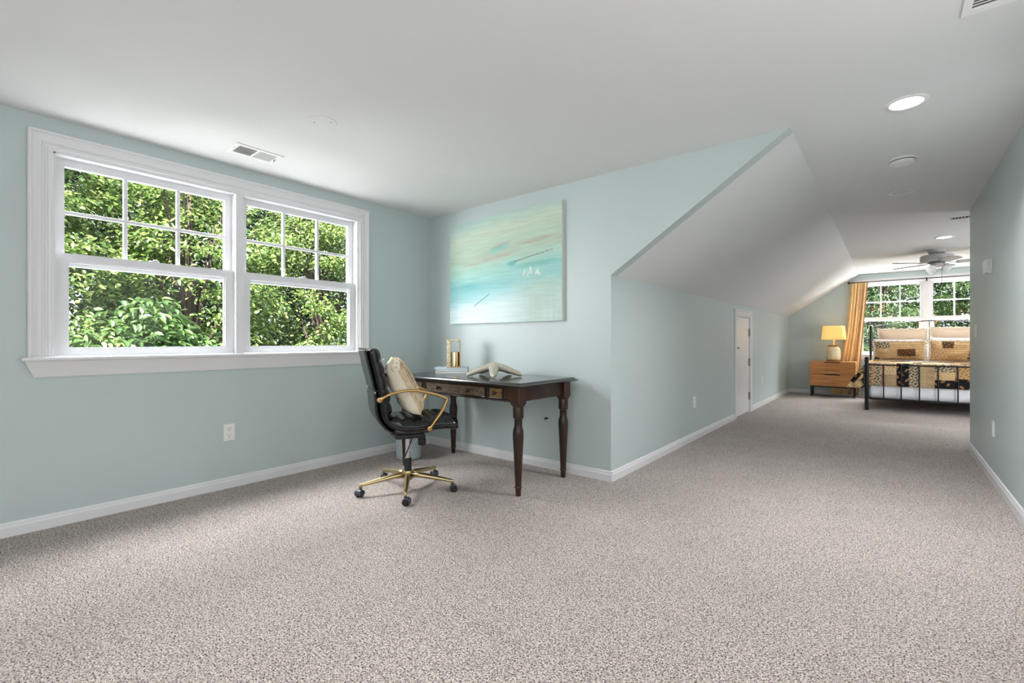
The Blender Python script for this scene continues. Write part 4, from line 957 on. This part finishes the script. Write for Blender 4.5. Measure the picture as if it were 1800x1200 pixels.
# ================================================================== OUTSIDE
gz = -2.6
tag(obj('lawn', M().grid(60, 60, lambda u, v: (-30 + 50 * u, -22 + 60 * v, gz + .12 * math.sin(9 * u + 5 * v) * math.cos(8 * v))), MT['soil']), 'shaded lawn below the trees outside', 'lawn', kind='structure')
def leaves(n, centers, rad, size, rs, droop=.35, wide=.5):
    # sprays of folded leaves scattered about twig points; four corners and a fold each
    ci = rs.integers(0, len(centers), n); c = centers[ci]
    p = c + rs.normal(0, 1, (n, 3)) * rad * np.array([1, 1, .55])
    out = p - centers.mean(0); az = np.arctan2(out[:, 1], out[:, 0]) + rs.normal(0, .9, n)
    pit = rs.normal(-droop, .38, n); L = size * rs.uniform(.65, 1.25, n); Wd = L * wide * rs.uniform(.85, 1.15, n)
    d = np.stack([np.cos(az) * np.cos(pit), np.sin(az) * np.cos(pit), np.sin(pit)], 1)
    sd = np.stack([-np.sin(az), np.cos(az), np.zeros(n)], 1); up = np.cross(d, sd)
    rl = rs.normal(0, .5, n)[:, None]; sd2 = sd * np.cos(rl) + up * np.sin(rl); up2 = np.cross(d, sd2)
    a = p; tip = p + d * L[:, None] - up2 * (L * .10)[:, None]
    m1 = p + d * (L * .30)[:, None]; m2 = p + d * (L * .68)[:, None]
    f_ = (Wd * .16)[:, None] * up2
    q = [a, m1 + sd2 * (Wd * .48)[:, None] + f_, m2 + sd2 * (Wd * .40)[:, None] + f_, tip, m2 - sd2 * (Wd * .40)[:, None] + f_, m1 - sd2 * (Wd * .48)[:, None] + f_]
    V = np.stack(q, 1).reshape(-1, 3)
    base = (np.arange(n) * 6)[:, None]
    F = np.concatenate([base + np.array([[0, 1, 2, 3]]), base + np.array([[0, 3, 4, 5]])], 0)
    return V, F
def np_obj(name, V, F, mt, parent):
    me = bpy.data.meshes.new(name); me.vertices.add(len(V)); me.vertices.foreach_set('co', V.ravel())
    k = F.shape[1]; me.loops.add(F.size); me.loops.foreach_set('vertex_index', F.ravel().astype(np.int32))
    me.polygons.add(len(F)); me.polygons.foreach_set('loop_start', np.arange(0, F.size, k, dtype=np.int32)); me.polygons.foreach_set('loop_total', np.full(len(F), k, dtype=np.int32))
    me.update(calc_edges=True); me.validate(); me.materials.append(mt)
    o = bpy.data.objects.new(name, me); COL.objects.link(o); o.parent = parent; return o
def tree(name, label, x, y, zc, rx, ry, rz_, n, size, mt, seed, ntw=150, twr=.22, extra=None, droop=.35, wide=.5, group='trees outside'):
    rs = np.random.default_rng(seed); t = thing(name, label, 'tree', (x, y, gz), 0, group)
    th = rs.uniform(0, 2 * np.pi, ntw); ph = np.arccos(rs.uniform(-1, 1, ntw)); r_ = rs.uniform(.35, 1, ntw) ** .5
    lump = 1 + .18 * np.sin(3 * th + seed) * np.sin(4 * ph)
    C = np.stack([rx * r_ * lump * np.sin(ph) * np.cos(th), ry * r_ * lump * np.sin(ph) * np.sin(th), zc - gz + rz_ * r_ * lump * np.cos(ph)], 1)
    top = zc - gz + rz_ * .6
    tr = M().tube([(.0, .0, -.1), (.03, .02, top * .3), (-.05, .05, top * .6), (.02, -.03, top)], [.10, .07, .05, .02], 10)
    obj('trunk', tr, MT['bark'], t, smooth=True)
    for i in range(0, ntw, max(1, ntw // 16)):
        p = C[i]; z0 = max(.5, p[2] * .62); q = Vector((.0, .0, z0)); e = Vector(p)
        mid = q.lerp(e, .5) + Vector((0, 0, .12))
        obj('branch', M().tube([q, mid, e], [.035, .02, .008], 6), MT['bark'], t)
    V, F = leaves(n, C, twr, size, rs, droop, wide)
    tag(np_obj('foliage', V, F, mt, t), kind='stuff')
    if extra:
        k = extra[1]; sel = C[rs.integers(0, ntw, 26)]
        V, F = leaves(k, sel, twr * .8, size, rs, droop, wide); tag(np_obj('turned_leaves', V, F, MT[extra[0]], t), kind='stuff')
    return t
# beyond the dormer window
tree('leafy_tree', 'bright broad leafed tree at the left edge of the left window', -7.3, .60, 1.7, 1.0, 1.0, 2.4, 20000, .075, MT['leafA'], 1, ntw=130, twr=.125)
tree('leafy_tree', 'large leafed shrub in the lower middle of the left sash', -6.75, 1.45, .45, .75, .75, 1.05, 5500, .105, MT['leafB'], 2, ntw=120, twr=.13)
tree('leafy_tree', 'bright tree behind the mullion of the left window', -7.5, 2.15, 1.7, 1.0, 1.0, 2.4, 20000, .070, MT['leafA'], 3, ntw=150, twr=.125)
tree('leafy_tree', 'dense bright tree in the right half of the left window', -7.6, 4.05, 1.7, 1.0, 1.0, 2.4, 20000, .068, MT['leafA'], 4, ntw=150, twr=.125)
tree('leafy_tree', 'mid green tree at the right edge of the left window', -7.3, 5.9, 1.5, 1.0, .95, 2.3, 14000, .070, MT['leafB'], 5, ntw=120, twr=.125)
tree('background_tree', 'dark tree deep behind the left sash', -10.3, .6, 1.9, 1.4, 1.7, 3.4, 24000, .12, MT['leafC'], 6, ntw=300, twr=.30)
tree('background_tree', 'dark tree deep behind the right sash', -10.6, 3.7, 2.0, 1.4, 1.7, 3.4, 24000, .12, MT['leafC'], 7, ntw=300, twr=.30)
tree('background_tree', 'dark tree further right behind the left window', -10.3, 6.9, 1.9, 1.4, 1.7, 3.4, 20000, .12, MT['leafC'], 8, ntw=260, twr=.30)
# beyond the bedroom window
tree('dark_evergreen', 'dark evergreen behind the left bedroom sash', -.15, 16.0, 1.8, .95, .95, 2.4, 30000, .062, MT['leafB'], 9, ntw=200, twr=.13, extra=('leafO', 1200), droop=.5, wide=.32)
tree('dark_evergreen', 'evergreen with orange leaves behind the right bedroom sash', 1.75, 16.3, 1.9, 1.0, .95, 2.5, 30000, .062, MT['leafB'], 10, ntw=220, twr=.13, extra=('leafO', 6500), droop=.5, wide=.34)
tree('leafy_tree', 'brighter bush low behind the bedroom window curtain', -1.35, 14.6, .9, .75, .6, 1.3, 8000, .075, MT['leafB'], 11, ntw=140, twr=.14)
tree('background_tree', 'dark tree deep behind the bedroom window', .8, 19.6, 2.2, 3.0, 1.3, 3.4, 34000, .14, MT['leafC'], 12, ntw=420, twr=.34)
